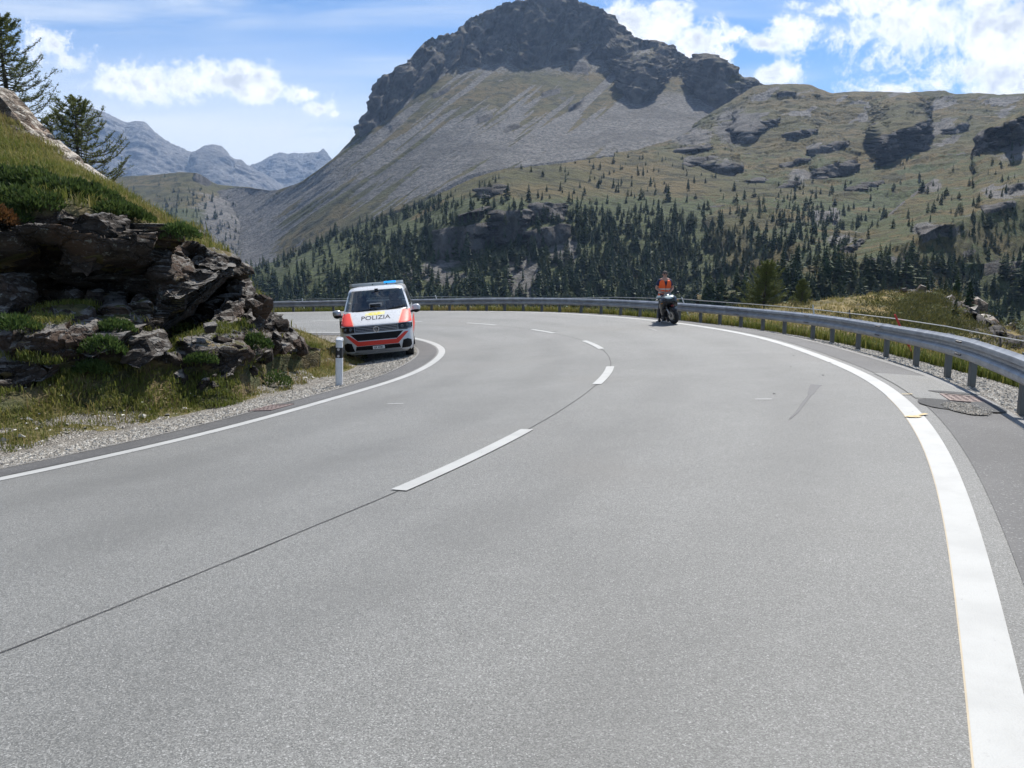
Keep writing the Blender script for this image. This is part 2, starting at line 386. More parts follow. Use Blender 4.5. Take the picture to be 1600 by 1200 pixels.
# -- main mountain: scree slopes under a craggy summit
m_base = [(300,470,1300),(380,470,1300),(600,400,1300),(800,330,1300),(1000,300,1350),(1260,300,1300)]
m_low = [(335,415,1560),(365,412,1500),(400,410,1480),(430,408,1450),(500,372,1420),(560,347,1400),(640,322,1385),(740,270,1400),(850,255,1410),(960,242,1420),(1060,230,1430),(1150,225,1430),(1260,240,1400)]
F_UV = [(300,305),(365,296),(393,294),(430,301),(470,288),(515,256),(558,217),(597,194),(628,172),(650,151),(690,122),(720,97),(737,107),(759,104),(794,94),(812,111),(853,108),(875,94),(906,95),(953,92),(962,110),(970,153),(1000,167),(1030,142),(1042,122),(1060,116),(1080,124),(1092,160),(1130,175),(1172,160),(1195,150),(1260,195)]
C_UV = [(300,303),(365,294),(380,292),(393,292),(430,299),(470,285),(515,253),(557,214),(563,203),(572,181),(586,136),(597,116),(610,110),(616,103),(623,110),(641,87),(655,70),(666,59),(703,48),(720,42),(724,36),(733,22),(745,19),(759,17),(787,3),(815,-4),(850,-9),(890,-6),(916,0),(944,14),(970,38),(994,57),(1012,59),(1030,60),(1050,72),(1070,83),(1085,88),(1098,84),(1112,88),(1130,99),(1150,112),(1175,128),(1192,146),(1260,188)]
lowv = lambda u: np.interp(u, [p[0] for p in m_low], [p[1] for p in m_low]); lowd = lambda u: np.interp(u, [p[0] for p in m_low], [p[2] for p in m_low])
def foot_d(u, v): return float(lowd(u) + (lowv(u)-v)/(lowv(u)-92)*np.interp(u, [335, 430, 515, 640, 740], [1400, 950, 640, 600, 585]))
m_foot = [(u, v, foot_d(u, v)) for u, v in F_UV]
def crest_d(u, v):
    fv = np.interp(u, *np.array(F_UV, float).T); base = foot_d(u, fv) + (fv-v)*.95 + 6
    return float(base if u < 737 else np.interp(u, [737, 950, 1060, 1130, 1260], [2075, 2080, 2040, 1900, 1760]))
m_crest = [(u, v, crest_d(u, v)) for u, v in C_UV]
m_sh = []
for u in list(range(300, 950, 12)) + [950, 961, 972, 985, 1005, 1025, 1038, 1060, 1080, 1094, 1112, 1130, 1150, 1172, 1195, 1260]:
    fv = float(np.interp(u, *np.array(F_UV, float).T)); cv = float(np.interp(u, *np.array(C_UV, float).T)); fd = foot_d(u, fv); cd = float(np.interp(u, [p[0] for p in m_crest], [p[2] for p in m_crest]))
    crag = {961: 98, 972: 98, 985: 97, 1005: 100, 1025: 112, 1094: cv+7, 1112: cv+7, 1130: cv+7, 1150: cv+6, 1172: cv+4}.get(u)
    m_sh.append((u, crag, fd + (fv-crag)*.7 + 5) if crag else (u, (fv+cv)/2, (fd+cd)/2))
m_back = [(u, v+90, D+260) for u, v, D in m_crest]
mc = [(905,116,96,18,.2,.5),(757,190,180,14,-.5,.6),(900,172,161,13,-.3,.6),(690,150,140,16,-.5,.5),(860,150,140,18,-.3,.5),(620,200,190,14,-.7,.5),(800,205,197,12,-.5,.5)]
G, U, V, T, W = relief([deep(m_base), m_low, m_foot, m_sh, m_crest, m_back], 335, 1260, 520, [8, 190, 60, 60, 8], (.075, 7.5), crest=4, cliffs=mc, soft=9)
k = np.interp(U, [300, 700, 950, 1150], [1.3, 1.15, .75, .45]); cc = U + k*V
stripe = fbm(np.stack([cc*.028, V*.0035, V*0], -1), 1, 5, .55); stripe2 = fbm(np.stack([cc*.11, V*.012, V*0+4], -1), 1, 4, .55)
GUL = [((722,97),(728,70),(733,30)), ((795,94),(806,74),(800,52),(818,20)), ((628,172),(655,120),(668,85)), ((690,122),(700,98),(705,72)), ((853,108),(862,70),(880,30)), ((906,95),(922,66),(930,38)), ((953,92),(985,80),(1010,72)), ((1062,118),(1072,98),(1083,90)), ((597,194),(604,150),(612,112)), ((760,104),(752,80),(764,50))]
gull = np.full(U.shape, 99.)
gw = fbm(np.stack([U, V, 0*U], -1), .06, 3)*7
for pl_ in GUL:
    for (a0, b0), (a1, b1) in zip(pl_[:-1], pl_[1:]):
        dx_, dy_ = a1-a0, b1-b0; tt_ = np.clip(((U-a0)*dx_+(V-b0)*dy_)/(dx_*dx_+dy_*dy_), 0, 1); gull = np.minimum(gull, np.hypot(U+gw-a0-tt_*dx_, V-b0-tt_*dy_))
gull = 1-ss(gull, 1.5, 6.5)
soft_p = np.maximum.reduce([np.exp(-(((U-a)/ru)**2+((V-b)/rv)**2)**2) for a, b, ru, rv in ((688,70,26,15),(800,74,18,14),(742,34,18,9),(905,70,34,9),(1000,80,24,8),(840,14,26,7),(1150,122,18,8),(650,100,14,12))])*ss(fbm(np.stack([U, V, 0*U], -1), .09, 3), -.3, .15)
thin = ss(np.interp(U, *np.array(m_foot).T[:2])-np.interp(U, *np.array(m_crest).T[:2]), 5, 18); isrock = ss(T, 1.985, 2.02)*(1-ss(T, 4.3, 4.6))*thin
n = normals(G)
crag = fbm(G*np.array([1, 1, .17]), 1/62., 6, .62, ridge=True); crag2 = cells(G*np.array([1, 1, .3])+fbm(G, 1/40., 3)[..., None]*12, 1/42.)[1]; crag3 = cells(G*np.array([1, 1, .5]), 1/17.)[1]
off = (stripe*22 + stripe2*8)*(1-isrock)*ss(T, 1.0, 1.2) + isrock*ss(T, 2.0, 2.25)*(-16 - 26*gull + np.sign(crag)*np.abs(crag)**.8*52*(1-.6*soft_p) + (crag2-.3)*10 + (crag3-.3)*6) + fbm(G, 1/30., 4)*3*(1-isrock)
gate = 1 - .92*np.clip(1-np.abs(T-4)/.12, 0, 1)
hd = n*np.array([1, 1, .25]); G = G + hd*(off*gate)[..., None]
n = normals(G); steep = 1-ss(n[..., 2], .50, .68)
lowgrass = ss(V, 95, 300)
gm = stripe + .7*stripe2 + .16*np.sin(V*.02) + .25*fbm(np.stack([U*.006, V*.006, V*0+2], -1), 1, 3)
scree = 1-ss(gm, -.12, .08)
scree = np.clip(scree + gull*isrock + .9*ss(U + (V-200)*.7, 900, 1010)*ss(V, 120, 170)*(1-ss(V, 235, 262))*ss(fbm(np.stack([U*.012, V*.012, V*0+8], -1), 1, 3), -.35, .05) + .7*(1-ss(V, 90, 150)) + .8*(1-ss(U, 400, 470)), 0, 1)
rk = np.clip(np.maximum(isrock*(.5+.5*steep)*(1-.85*gull)*(1-.8*soft_p), W*.9) + .6*ss(fbm(G*np.array([1, 1, .6]), 1/34., 4, .6) + .25*stripe2, .17, .27)*(1-isrock), 0, 1)
terrain('mountain', G, np.stack([rk, scree*(1-rk), .0*rk + .2*lowgrass*ss(fbm(G, 1/70., 3), .0, .3)], -1), M_FAR)

# -- pass ridge on the far side of the valley, left
l_base = [(60,480,1250),(300,450,1250),(360,450,1290),(400,450,1450),(460,450,1700)]
l_mid = [(60,360,1600),(180,345,1600),(300,345,1640),(370,350,1690),(390,352,1770),(410,355,1870),(460,360,2150)]
l_crest = [(60,300,2100),(150,284,2100),(177,277,2100),(200,274,2100),(233,273,2090),(262,270,2080),(283,268,2070),(305,269,2060),(314,272,2060),(322,277,2060),(329,282,2060),(340,288,2060),(393,292,2085),(430,303,2200),(460,320,2300)]
l_back = [(u, v+60, D+300) for u, v, D in l_crest]
G, U, V, T, W = relief([deep(l_base), l_mid, l_crest, l_back], 60, 460, 260, [50, 90, 8], (.06, 1.5), crest=2, cliffs=[(316,288,275,14,.3,.8)], soft=10)
n = normals(G); G = G + n*np.array([1, 1, .3])*((fbm(G, 1/160., 5)*26 + cells(G, 1/60.)[1]*8)*(1-.9*np.clip(1-np.abs(T-2)/.15, 0, 1)))[..., None]
n = normals(G); nz = fbm(G, 1/90., 4)
zl = np.stack([np.maximum(W, .5*ss(nz, .12, .3)), .75*ss(U, 270, 350)*ss(V, 285, 320) + .3*ss(-nz, .05, .3), .55*ss(V, 300, 335)*(1-ss(U, 370, 400))], -1)
terrain('mountain', G, zl, M_FAR); FIELD_L = (G, U, V, T, W)

# -- wooded spur in front of the mountain
s_base = [(250,540,470),(380,530,460),(700,540,420),(1000,540,400),(1300,540,360)]
s_low = [(250,470,640),(380,455,640),(560,422,620),(672,402,640),(780,388,650),(880,355,680),(960,352,690),(1060,345,700),(1150,350,700),(1300,360,640)]
s_mid = [(250,450,720),(380,440,720),(560,388,730),(672,352,690),(780,322,700),(880,316,730),(960,305,830),(1060,295,850),(1150,300,850),(1300,310,800)]
s_top = [(250,440,900),(360,418,900),(400,416,890),(430,407,880),(500,374,870),(560,350,870),(640,325,880),(690,300,900),(740,276,920),(790,262,940),(830,259,950),(900,250,1000),(960,243,1050),(1040,236,1100),(1100,240,1150),(1300,262,1150)]
s_back = [(u, v+90, D+170) for u, v, D in s_top]
sc = [(720,402,352,52,-.14,.95),(800,383,328,30,-.12,.95),(855,347,318,32,-.05,1.),(735,345,330,22,-.3,.8),(770,310,294,22,-.2,.8),(850,388,356,32,-.2,.9),(690,300,286,16,-.4,.7)]
G, U, V, T, W = relief([deep(s_base), s_low, s_mid, s_top, s_back], 250, 1300, 480, [50, 50, 80, 8], (.05, 2.5), crest=3, cliffs=sc, soft=10)
n = normals(G); G = G + n*np.array([1, 1, .3])*((fbm(G, 1/100., 5, .55)*20 + cells(G, 1/26.)[1]*5 + W*(cells(G*np.array([1, 1, .35]), 1/22.)[1]*14 + cells(G*np.array([1, 1, .4]), 1/8.)[1]*5))*(1-.9*np.clip(1-np.abs(T-3)/.12, 0, 1)))[..., None]
nz = fbm(G, 1/60., 4); talus = np.maximum.reduce([np.exp(-(((U-a)/ru)**2+((V-b)/rv)**2)**2) for a, b, ru, rv in ((700,425,50,28),(815,440,34,50),(880,385,26,40),(640,440,20,30))])
zs = np.stack([np.clip(W*1.0 + .45*ss(nz, .16, .32), 0, 1), np.clip(talus*.9*ss(nz, -.35, .1) + .35*ss(-nz, .15, .3), 0, 1), .9*ss(V, 275, 340)*ss(nz, -.42, -.1)], -1)
terrain('hillside', G, zs, M_FAR); FIELD_S = (G, U, V, T, W)

# -- open alp rising to the right-hand skyline
h_base = [(960,540,370),(1100,540,360),(1300,540,330),(1500,540,300),(1800,540,280)]
h_low = [(960,335,800),(1100,335,760),(1200,372,560),(1300,405,480),(1450,425,430),(1800,425,400)]
h_mid = [(960,240,1240),(1060,236,1250),(1150,240,1200),(1250,240,1150),(1300,250,1100),(1400,252,1060),(1500,242,1000),(1800,230,950)]
h_top = [(960,250,1500),(1060,215,1560),(1100,182,1600),(1150,152,1640),(1178,134,1650),(1200,131,1650),(1240,130,1640),(1262,131,1630),(1285,140,1620),(1300,145,1610),(1330,142,1600),(1372,142,1600),(1420,144,1590),(1445,142,1590),(1475,140,1580),(1490,146,1570),(1530,144,1560),(1560,147,1550),(1600,145,1540),(1800,140,1500)]
h_back = [(u, v+80, D+260) for u, v, D in h_top]
hc = [(1405,250,202,42,-.42,1.),(1288,243,230,26,-.25,1.),(1302,279,259,34,-.24,1.),(1492,212,198,18,-.4,.8),(1250,217,207,22,-.2,.9),(1165,226,207,14,-.1,.9),(1080,276,254,40,-.2,.9),(1128,282,258,18,0,.9),(1228,150,143,14,0,.8),(1085,240,231,18,-.2,.8),(1190,205,194,20,-.3,.8),(1160,300,289,24,-.2,.8),(1215,300,293,26,-.25,.8),(1040,300,292,20,-.2,.7),(1240,262,254,20,-.2,.8),(1350,300,291,22,-.3,.8)]
G, U, V, T, W = relief([deep(h_base), h_low, h_mid, h_top, h_back], 960, 1800, 430, [30, 100, 110, 6], (.05, 1.6), crest=3, cliffs=hc, soft=10)
n = normals(G)
led = fbm(G*np.array([.6, 1, 1.6]), 1/70., 5, .6); saw = (led*4.3) % 1.0
G = G + n*np.array([1, 1, .3])*((fbm(G, 1/190., 6, .55)*46 + fbm(G, 1/60., 4, ridge=True)*7 + saw*9 + cells(G, 1/30.)[1]*5 + W*cells(G*np.array([1, 1, .4]), 1/14.)[1]*6)*ss(T, .2, .8)*(1-.92*np.clip(1-np.abs(T-3)/.12, 0, 1)))[..., None]
nz = fbm(G, 1/55., 5); pale = ss(fbm(np.stack([(U-1.7*V)*.011, (V+.35*U)*.045, U*0+5], -1), 1, 4), .06, .2)*(1-ss(V, 225, 260))*ss(U, 1150, 1200)
boul = np.maximum.reduce([np.exp(-(((U-a)/ru)**2+((V-b)/rv)**2)**2) for a, b, ru, rv in ((1125,280,34,30),(1085,265,30,20),(1150,200,40,34),(1080,215,40,18),(1250,280,22,18),(1330,380,50,14),(1285,345,30,16))])
zh = np.stack([np.clip(W + .7*ss(nz, .13, .27)*ss(saw, .5, .8) + .5*boul*ss(nz, -.1, .15), 0, 1), np.clip(pale*.95 + boul*.8*ss(nz, -.4, 0), 0, 1), np.clip(.62*ss(V, 240, 320)*ss(U, 1150, 1330)*ss(nz, -.35, .05) + .5*ss(nz, -.12, .15)*ss(V, 190, 250), 0, 1)], -1)
terrain('hillside', G, zh, M_FAR); FIELD_H = (G, U, V, T, W)

# -- nearer slope on the right, its edge running down to the left
n_base = [(1090,540,290),(1300,560,240),(1500,560,200),(1800,580,170)]
n_mid = [(1090,470,310),(1240,440,320),(1300,425,345),(1400,385,400),(1500,345,470),(1600,310,520),(1800,280,540)]
n_top = [(1090,462,320),(1180,448,325),(1240,427,335),(1270,412,365),(1300,398,400),(1340,371,480),(1380,341,560),(1420,307,640),(1460,277,720),(1500,250,800),(1522,236,850),(1530,206,880),(1545,192,890),(1575,182,900),(1600,172,900),(1800,120,920)]
n_back = [(u, v+70, D+140) for u, v, D in n_top]
ncl = [(1556,236,198,40,-.35,1.),(1598,222,182,26,-.35,1.),(1440,300,284,20,-.75,.8),(1400,330,316,16,-.8,.8),(1462,374,354,28,-.15,.8),(1380,420,406,30,-.1,.8),(1560,330,319,24,-.2,.8),(1330,390,379,14,-.75,.8),(1560,420,409,22,-.15,.8),(1500,400,392,20,-.2,.8),(1590,300,288,20,-.3,.8)]
G, U, V, T, W = relief([deep(n_base), n_mid, n_top, n_back], 1090, 1800, 400, [50, 130, 8], (.07, 2.), crest=2, cliffs=ncl, soft=6)
n = normals(G); led = fbm(G*np.array([.6, 1, 1.6]), 1/30., 5, .6); saw = (led*4) % 1.0
G = G + n*np.array([1, 1, .3])*((fbm(G, 1/75., 5, .55)*13 + saw*3 + cells(G, 1/13.)[1]*1.8 + W*cells(G, 1/6.)[1]*3)*ss(T, .1, .5)*(1-.92*np.clip(1-np.abs(T-2)/.12, 0, 1)))[..., None]
nz = fbm(G, 1/24., 5); edge = np.clip(1-np.abs(T-2)/.16, 0, 1)
boul = np.maximum.reduce([np.exp(-(((U-a)/ru)**2+((V-b)/rv)**2)**2) for a, b, ru, rv in ((1462,362,40,14),(1390,412,40,12),(1580,235,40,20),(1445,290,30,14),(1570,300,40,14),(1570,500,60,30))])
zn = np.stack([np.clip(W + .7*ss(nz, .14, .28)*ss(saw, .4, .8), 0, 1), np.clip(boul*.9*ss(nz, -.4, 0) + .5*edge*ss(nz, 0, .25)*(1-ss(U, 1500, 1540)), 0, 1), np.clip(.58*ss(nz, -.2, .1)*ss(fbm(G, 1/60., 3, seed=3), -.25, .05), 0, 1)], -1)
terrain('hillside', G, zn, M_MID); FIELD_N = (G, U, V, T, W)

# -- snow-free peaks far beyond the pass
def far_range(pts, u0, u1, D, seed, base):
    crest = [(u, v, D) for u, v in pts]; f = lambda dv, dd: [(u, v+dv, D+dd) for u, v in pts]
    G, U, V, T, W = relief([[(u0, base, D-900), (u1, base, D-900)], f(26, -250), crest, f(90, 600)], u0, u1, 250, [70, 40, 5], (.12, 3.), crest=2, soft=3)
    n = normals(G); g = fbm(G*np.array([1, 1, .6]), 1/520., 6, .58, ridge=True, seed=seed)*95 + fbm(G*np.array([1, 1, .35]), 1/150., 5, .58, ridge=True)*50 + cells(G, 1/85.)[1]*24
    G = G + n*np.array([1, 1, .3])*(g*(1-.95*np.clip(1-np.abs(T-2)/.75, 0, 1)))[..., None]
    n = normals(G); nz = fbm(G, 1/180., 4); st = 1-ss(n[..., 2], .45, .75)
    terrain('mountain', G, np.stack([.25+.75*st, .9*(1-st)*np.ones_like(nz), 0*nz], -1), mat_far)
mat_far = terrain_mat('bare_rock_range', 100, ((.085, .085, .09), (.155, .15, .145), (.11, .105, .08), (.12, .11, .08), (.06, .06, .045)), 30)
far_range([(-120,290),(-60,262),(0,232),(50,206),(80,190),(97,182),(107,176),(117,163),(125,157),(134,162),(143,167),(157,171),(178,181),(197,190),(205,188),(213,187),(224,188),(231,192),(240,203),(255,214),(267,222),(285,230),(298,236),(306,234),(318,227),(333,223),(344,226),(353,233),(360,244),(377,248),(388,258),(410,268),(460,300)], -120, 460, 6500, 2, 330)
far_range([(340,270),(388,258),(408,250),(430,239),(440,236),(452,239),(460,236),(467,238),(480,238),(490,236),(497,236),(505,231),(511,236),(517,248),(540,270),(600,300)], 340, 600, 8000, 7, 330)

# ---------------------------------------------------------------- conifers
def needle_mat(name, c0, c1):
    def fn(t, b):
        rnd = t.new('ShaderNodeObjectInfo').outputs['Random']; r = t.math('ADD', attr(t, 'tint'), t.math('MULTIPLY', t.math('SUBTRACT', rnd, .5), .7), clamp=True); p = gpos(t)
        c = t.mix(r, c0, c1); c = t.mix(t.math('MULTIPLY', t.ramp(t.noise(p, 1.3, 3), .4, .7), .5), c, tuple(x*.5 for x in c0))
        t.set(b.inputs['Base Color'], c)
    return mat(name, c0, .75, fn=fn, spec=.2)
M_SPRUCE = needle_mat('spruce_needles', (.024, .043, .018), (.066, .100, .032))
M_LARCH = needle_mat('larch_needles', (.042, .064, .022), (.100, .128, .040))
M_BARK = mat('bark', (.10, .08, .065), .9, fn=lambda t, b: (t.set(b.inputs['Base Color'], t.mix(t.ramp(t.noise(opos(t), 9, 5), .35, .65), (.05, .042, .035), (.16, .135, .11))), bump(t, b, t.noise(opos(t), 14, 4), .03))[0], spec=.2)
def crown_geo(rng, tiers, per, slim, droop, ragged, bare=.08, up=0.):
    """unit-height conifer: whorls of bent, toothed sprays; returns vertices and triangles"""
    V = []; F = []; tint = []
    for i in range(tiers):
        f = i/(tiers-1.); z = bare + (1-bare)*f**.92
        r = slim*((1-f)**.75*(.55+.45*min(1, f*5+.35)) + .018)
        m = max(4, int(per*(1-.55*f)))
        a0 = rng.random()*6.28
        for k in range(m):
            if rng.random() < ragged*.5: continue
            a = a0 + 6.283*k/m + rng.normal()*.22; L = r*(1 + rng.normal()*ragged); 
            if L < .01: L = .01
            d = np.array([math.cos(a), math.sin(a), 0]); s = np.array([-d[1], d[0], 0]); wd = L*.33 + .012
            z0 = z + rng.normal()*.012; dz = -droop*L + up*L
            n = len(V)
            tip = d*L + np.array([0, 0, z0+dz]); mid = d*L*.55 + np.array([0, 0, z0+dz*.35])
            V += [np.array([0, 0, z0+.018]), mid+s*wd, mid-s*wd, tip, mid+s*wd*.25+d*L*.28+np.array([0, 0, dz*.3-.012]), mid-s*wd*.3+d*L*.24+np.array([0, 0, dz*.3-.012]), mid - np.array([0, 0, .035+.05*L])]
            F += [(n, n+1, n+4), (n, n+4, n+3), (n, n+3, n+5), (n, n+5, n+2), (n, n+6, n+1), (n+2, n+6, n)]
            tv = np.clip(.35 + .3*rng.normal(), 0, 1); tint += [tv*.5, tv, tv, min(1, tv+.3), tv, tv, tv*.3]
    n = len(V); V.append(np.array([0, 0, 1.02])); tint.append(.5)
    for k in range(4): V.append(np.array([.012*math.cos(1.57*k), .012*math.sin(1.57*k), .86])); tint.append(.4)
    for k in range(4): F.append((n, n+1+k, n+1+(k+1) % 4))
    return np.array(V), np.array(F), np.array(tint)
KINDS = []
for q in range(9):
    r_ = np.random.default_rng(40+q)
    if q < 5: KINDS.append((crown_geo(r_, 15, 9, [.20, .24, .18, .26, .22][q], .35, .22), 's', crown_geo(r_, 8, 6, .24, .35, .22), crown_geo(r_, 6, 5, .26, .35, .15)))
    else: KINDS.append((crown_geo(r_, 14, 9, [.25, .29, .23, .27][q-5], .12, .33, .1, .05), 'l', crown_geo(r_, 8, 6, .27, .15, .33, .1), crown_geo(r_, 6, 5, .3, .15, .2, .1)))
TRUNKS = npmesh('trunk', *(lambda mb: (np.array(mb.v), np.array([f for f in mb.f if len(f) == 4])))(MB().tube([(0, 0, -.06), (0, 0, .3), (0, 0, .9)], [.022, .016, .004], 6, False)))
TRUNKS.materials.append(M_BARK)
CROWN_ME = []
for (g, kd, _, _) in KINDS:
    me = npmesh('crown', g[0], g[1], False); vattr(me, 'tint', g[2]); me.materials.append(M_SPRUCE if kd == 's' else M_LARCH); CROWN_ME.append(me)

trees = []   # x, y, z, height, kind, pixel size, u, v, zone
def plant(field, dens, hfun, n_try, zone, larch=.3, tmin=.15, tmax=2.97):
    G, U, V, T, W = field; nr, nc = U.shape
    # sample evenly over the picture area of the face
    a = np.abs((U[:-1, 1:]-U[:-1, :-1])*(V[1:, :-1]-V[:-1, :-1])).ravel() + 1e-9
    a *= ((T[:-1, :-1] > tmin) & (T[:-1, :-1] < tmax)).ravel()
    idx = RNG.choice(len(a), n_try, p=a/a.sum()); r = idx // (nc-1); c = idx % (nc-1)
    fr, fc = RNG.random(n_try), RNG.random(n_try)
    P = G[r, c]*((1-fr)*(1-fc))[:, None] + G[r+1, c]*(fr*(1-fc))[:, None] + G[r, c+1]*((1-fr)*fc)[:, None] + G[r+1, c+1]*(fr*fc)[:, None]
    q = pix(P); u, v, D = q.T; keep = RNG.random(n_try) < dens(u, v, P)*(1-.9*(W[r, c] > .4))
    for p, uu, vv, d in zip(P[keep], u[keep], v[keep], D[keep]):
        h = hfun(uu, vv)*math.exp(RNG.normal()*.27); kd = RNG.integers(5, 9) if RNG.random() < larch else RNG.integers(0, 5)
        trees.append((p[0], p[1], p[2]-.2, h, kd, h*FOC/d, uu, vv, zone))
G5 = lambda u, v, a, b, ru, rv: np.exp(-(((u-a)/ru)**2+((v-b)/rv)**2)**2)
def clump(u, v, f=.012, seed=0): return fbm(np.stack([u*f, v*f*1.6, u*0+seed], -1), 1, 3)
def d_spur(u, v, P):
    top = np.interp(u, [360, 430, 560, 640, 700, 760, 830, 900, 1000, 1100], [410, 405, 348, 330, 318, 312, 330, 335, 330, 335])
    n = clump(u, v)
    d = np.where(v > top, .60 + 1.15*n, .14 + .25*n)
    d = d*(1-.75*G5(u, v, 480, 425, 90, 34))*(1-.85*G5(u, v, 700, 425, 44, 24))*(1-.85*G5(u, v, 815, 440, 30, 40))*(1-.7*G5(u, v, 880, 385, 22, 36))*(1-.6*G5(u, v, 640, 360, 30, 16))
    d = d + .8*np.exp(-((v-np.interp(u, [360, 400, 430, 500, 560, 640, 700], [418, 416, 407, 374, 350, 326, 305])-6)/7.)**2)*(u < 700)
    d = np.where(u > 1040, d*np.interp(u, [1040, 1100], [1, .5]), d)
    return np.clip(d, 0, 1)
plant(FIELD_S, d_spur, lambda u, v: np.interp(v, [250, 330, 470], [6, 8, 11]), 10500, 'spur', .3)
def d_left(u, v, P): return np.clip((.55+1.1*clump(u, v, .02, 3))*ss(v, 286, 318)*(1-ss(u - .35*(v-300), 350, 372)) + .05, 0, 1)
plant(FIELD_L, d_left, lambda u, v: 11, 1500, 'left', .4, .2, 1.95)
def d_alp(u, v, P):
    n = clump(u, v, .014, 6)
    d = .03 + .7*ss(v, 305, 375)*np.clip(.45+1.6*n, 0, 1)*(u > 1040) + .8*G5(u, v, 1270, 335, 80, 55)*np.clip(.5+1.6*n, 0, 1) + .3*G5(u, v, 1000, 285, 70, 34) + .4*G5(u, v, 1180, 350, 60, 40)
    d = d*(1-.97*ss(-v, -225, -200)) + .5*G5(u, v, 1360, 320, 60, 40)*np.clip(.3+n, 0, 1)*.4 + .9*G5(u, v, 1130, 390, 70, 50)*np.clip(.6+n, 0, 1)
    return np.clip(d, 0, 1)
plant(FIELD_H, d_alp, lambda u, v: np.interp(v, [200, 300, 460], [5.5, 7, 9]), 6500, 'alp', .3)
def d_near(u, v, P):
    n = clump(u, v, .018, 9)
    d = .16 + .5*np.clip(n*2, 0, 1) + .85*ss(v, 398, 425)*(1-ss(u, 1480, 1540)) + .3*G5(u, v, 1540, 320, 80, 70)*np.clip(.5+n, 0, 1)
    return np.clip(d*np.where(v < 200, .25, 1), 0, 1)
plant(FIELD_N, d_near, lambda u, v: np.interp(v, [180, 300, 400, 430], [7, 6.2, 6.5, 8])*np.interp(u, [1480, 1560], [1, .8]), 3300, 'near', .68, .3, 1.95)
# single trees that stand out
def put(u, v, D, h, kd, zone): 
    p = at(u, v, D); trees.append((*p, h, kd, 999., u, v, zone))
print('trees', len(trees))

def col_words(kd): return 'spruce' if kd < 5 else 'larch'
trees.sort(key=lambda t: -t[5])
N_IND = 290; ztext = {
 'spur': ('on the wooded spur beyond the guardrail', 'conifers on the wooded spur'),
 'left': ('on the far wooded slope behind the rock outcrop', 'conifers on the far left slope'),
 'alp': ('in the forest belt below the open alp', 'conifers below the open alp'),
 'near': ('on the stony slope above the right guardrail', 'conifers on the stony right slope')}
MARKS = [(420, 'above the rock tip'), (530, 'left of the van'), (590, 'above the van roof'), (650, 'above the blue light'), (705, 'just right of the van'), (760, 'above the second white stake'), (820, 'below the shaded crag'), (880, 'above the middle guardrail'), (940, 'well left of the person'), (1005, 'close left of the person'), (1075, 'behind the person'), (1140, 'just right of the motorcycle'), (1215, 'beside the broad larch'), (1270, 'above the knoll start'), (1330, 'above the brown knoll'), (1395, 'left of the red stake'), (1450, 'above the red stake'), (1500, 'above the pale knoll rim'), (1555, 'above the boulders'), (9999, 'at the right picture edge')]
def where(t):
    return ('low' if t[7] > 425 else 'halfway up' if t[7] > 330 else 'high'), next(w_ for a, w_ in MARKS if t[6] < a)
ORDS = 'first second third fourth fifth sixth seventh eighth ninth tenth eleventh twelfth thirteenth fourteenth fifteenth sixteenth seventeenth eighteenth nineteenth twentieth'.split()
by_label = {}
for t in trees[:N_IND]:
    x, y, z, h, kd, px, u, v, zone = t; lv, mk = where(t); on_ = '' if lv == 'halfway up' else 'on '; sz = 'tall' if px > 30 else 'medium' if px > 22 else 'small'
    by_label.setdefault((f'{sz} {col_words(kd)} {lv} {on_}the {dict(spur="spur", left="far slope", alp="forest belt", near="stony slope")[zone]}, {mk}', zone), []).append(t)
for (lab, zone), ts in by_label.items():
    ts.sort(key=lambda t: t[6])
    for k, (x, y, z, h, kd, px, u, v, _) in enumerate(ts):
        o = empty('conifer', (x, y, z), (RNG.normal()*.03, RNG.normal()*.03, RNG.random()*6.28)); wd = max(.7, 1.1 + RNG.normal()*.22)
        o.scale = (h*wd, h*wd, h)
        tag(o, lab if len(ts) == 1 else f'{lab}, {ORDS[min(k, 19)]} from left', 'conifer', ztext[zone][1])
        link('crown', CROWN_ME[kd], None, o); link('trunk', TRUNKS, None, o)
# the rest of the forest reads as one mass: instances of the same crowns on points
src = {}
for o in COL.objects:
    if o.parent is not None and o.name.split('.')[0] == 'crown' and o.data in CROWN_ME: src.setdefault(CROWN_ME.index(o.data), o)
kinds_ = sorted(src); far_t = trees[N_IND:]
me = bpy.data.meshes.new('forest'); me.from_pydata([t[:3] for t in far_t], [], [])
n_ = len(far_t); ix = np.array([kinds_.index(t[4]) if t[4] in src else 0 for t in far_t], np.int32)
a_ = me.attributes.new('kind_index', 'INT', 'POINT'); a_.data.foreach_set('value', ix)
hh = np.array([t[3] for t in far_t]); wd = hh*np.maximum(.7, 1.1+RNG.normal(size=n_)*.22)
a_ = me.attributes.new('size', 'FLOAT_VECTOR', 'POINT'); a_.data.foreach_set('vector', np.stack([wd, wd, hh], 1).astype(np.float32).ravel())
a_ = me.attributes.new('turn', 'FLOAT_VECTOR', 'POINT'); a_.data.foreach_set('vector', np.stack([RNG.normal(size=n_)*.03, RNG.normal(size=n_)*.03, RNG.random(n_)*6.28], 1).astype(np.float32).ravel())
fo = link('forest', me); tag(fo, 'distant mass of conifers covering the valley slopes', kind='stuff')
ng = bpy.data.node_groups.new('forest', 'GeometryNodeTree'); ng.interface.new_socket('Geometry', in_out='INPUT', socket_type='NodeSocketGeometry'); ng.interface.new_socket('Geometry', in_out='OUTPUT', socket_type='NodeSocketGeometry')
gi = ng.nodes.new('NodeGroupInput'); go = ng.nodes.new('NodeGroupOutput'); jn = ng.nodes.new('GeometryNodeJoinGeometry'); ip = ng.nodes.new('GeometryNodeInstanceOnPoints')
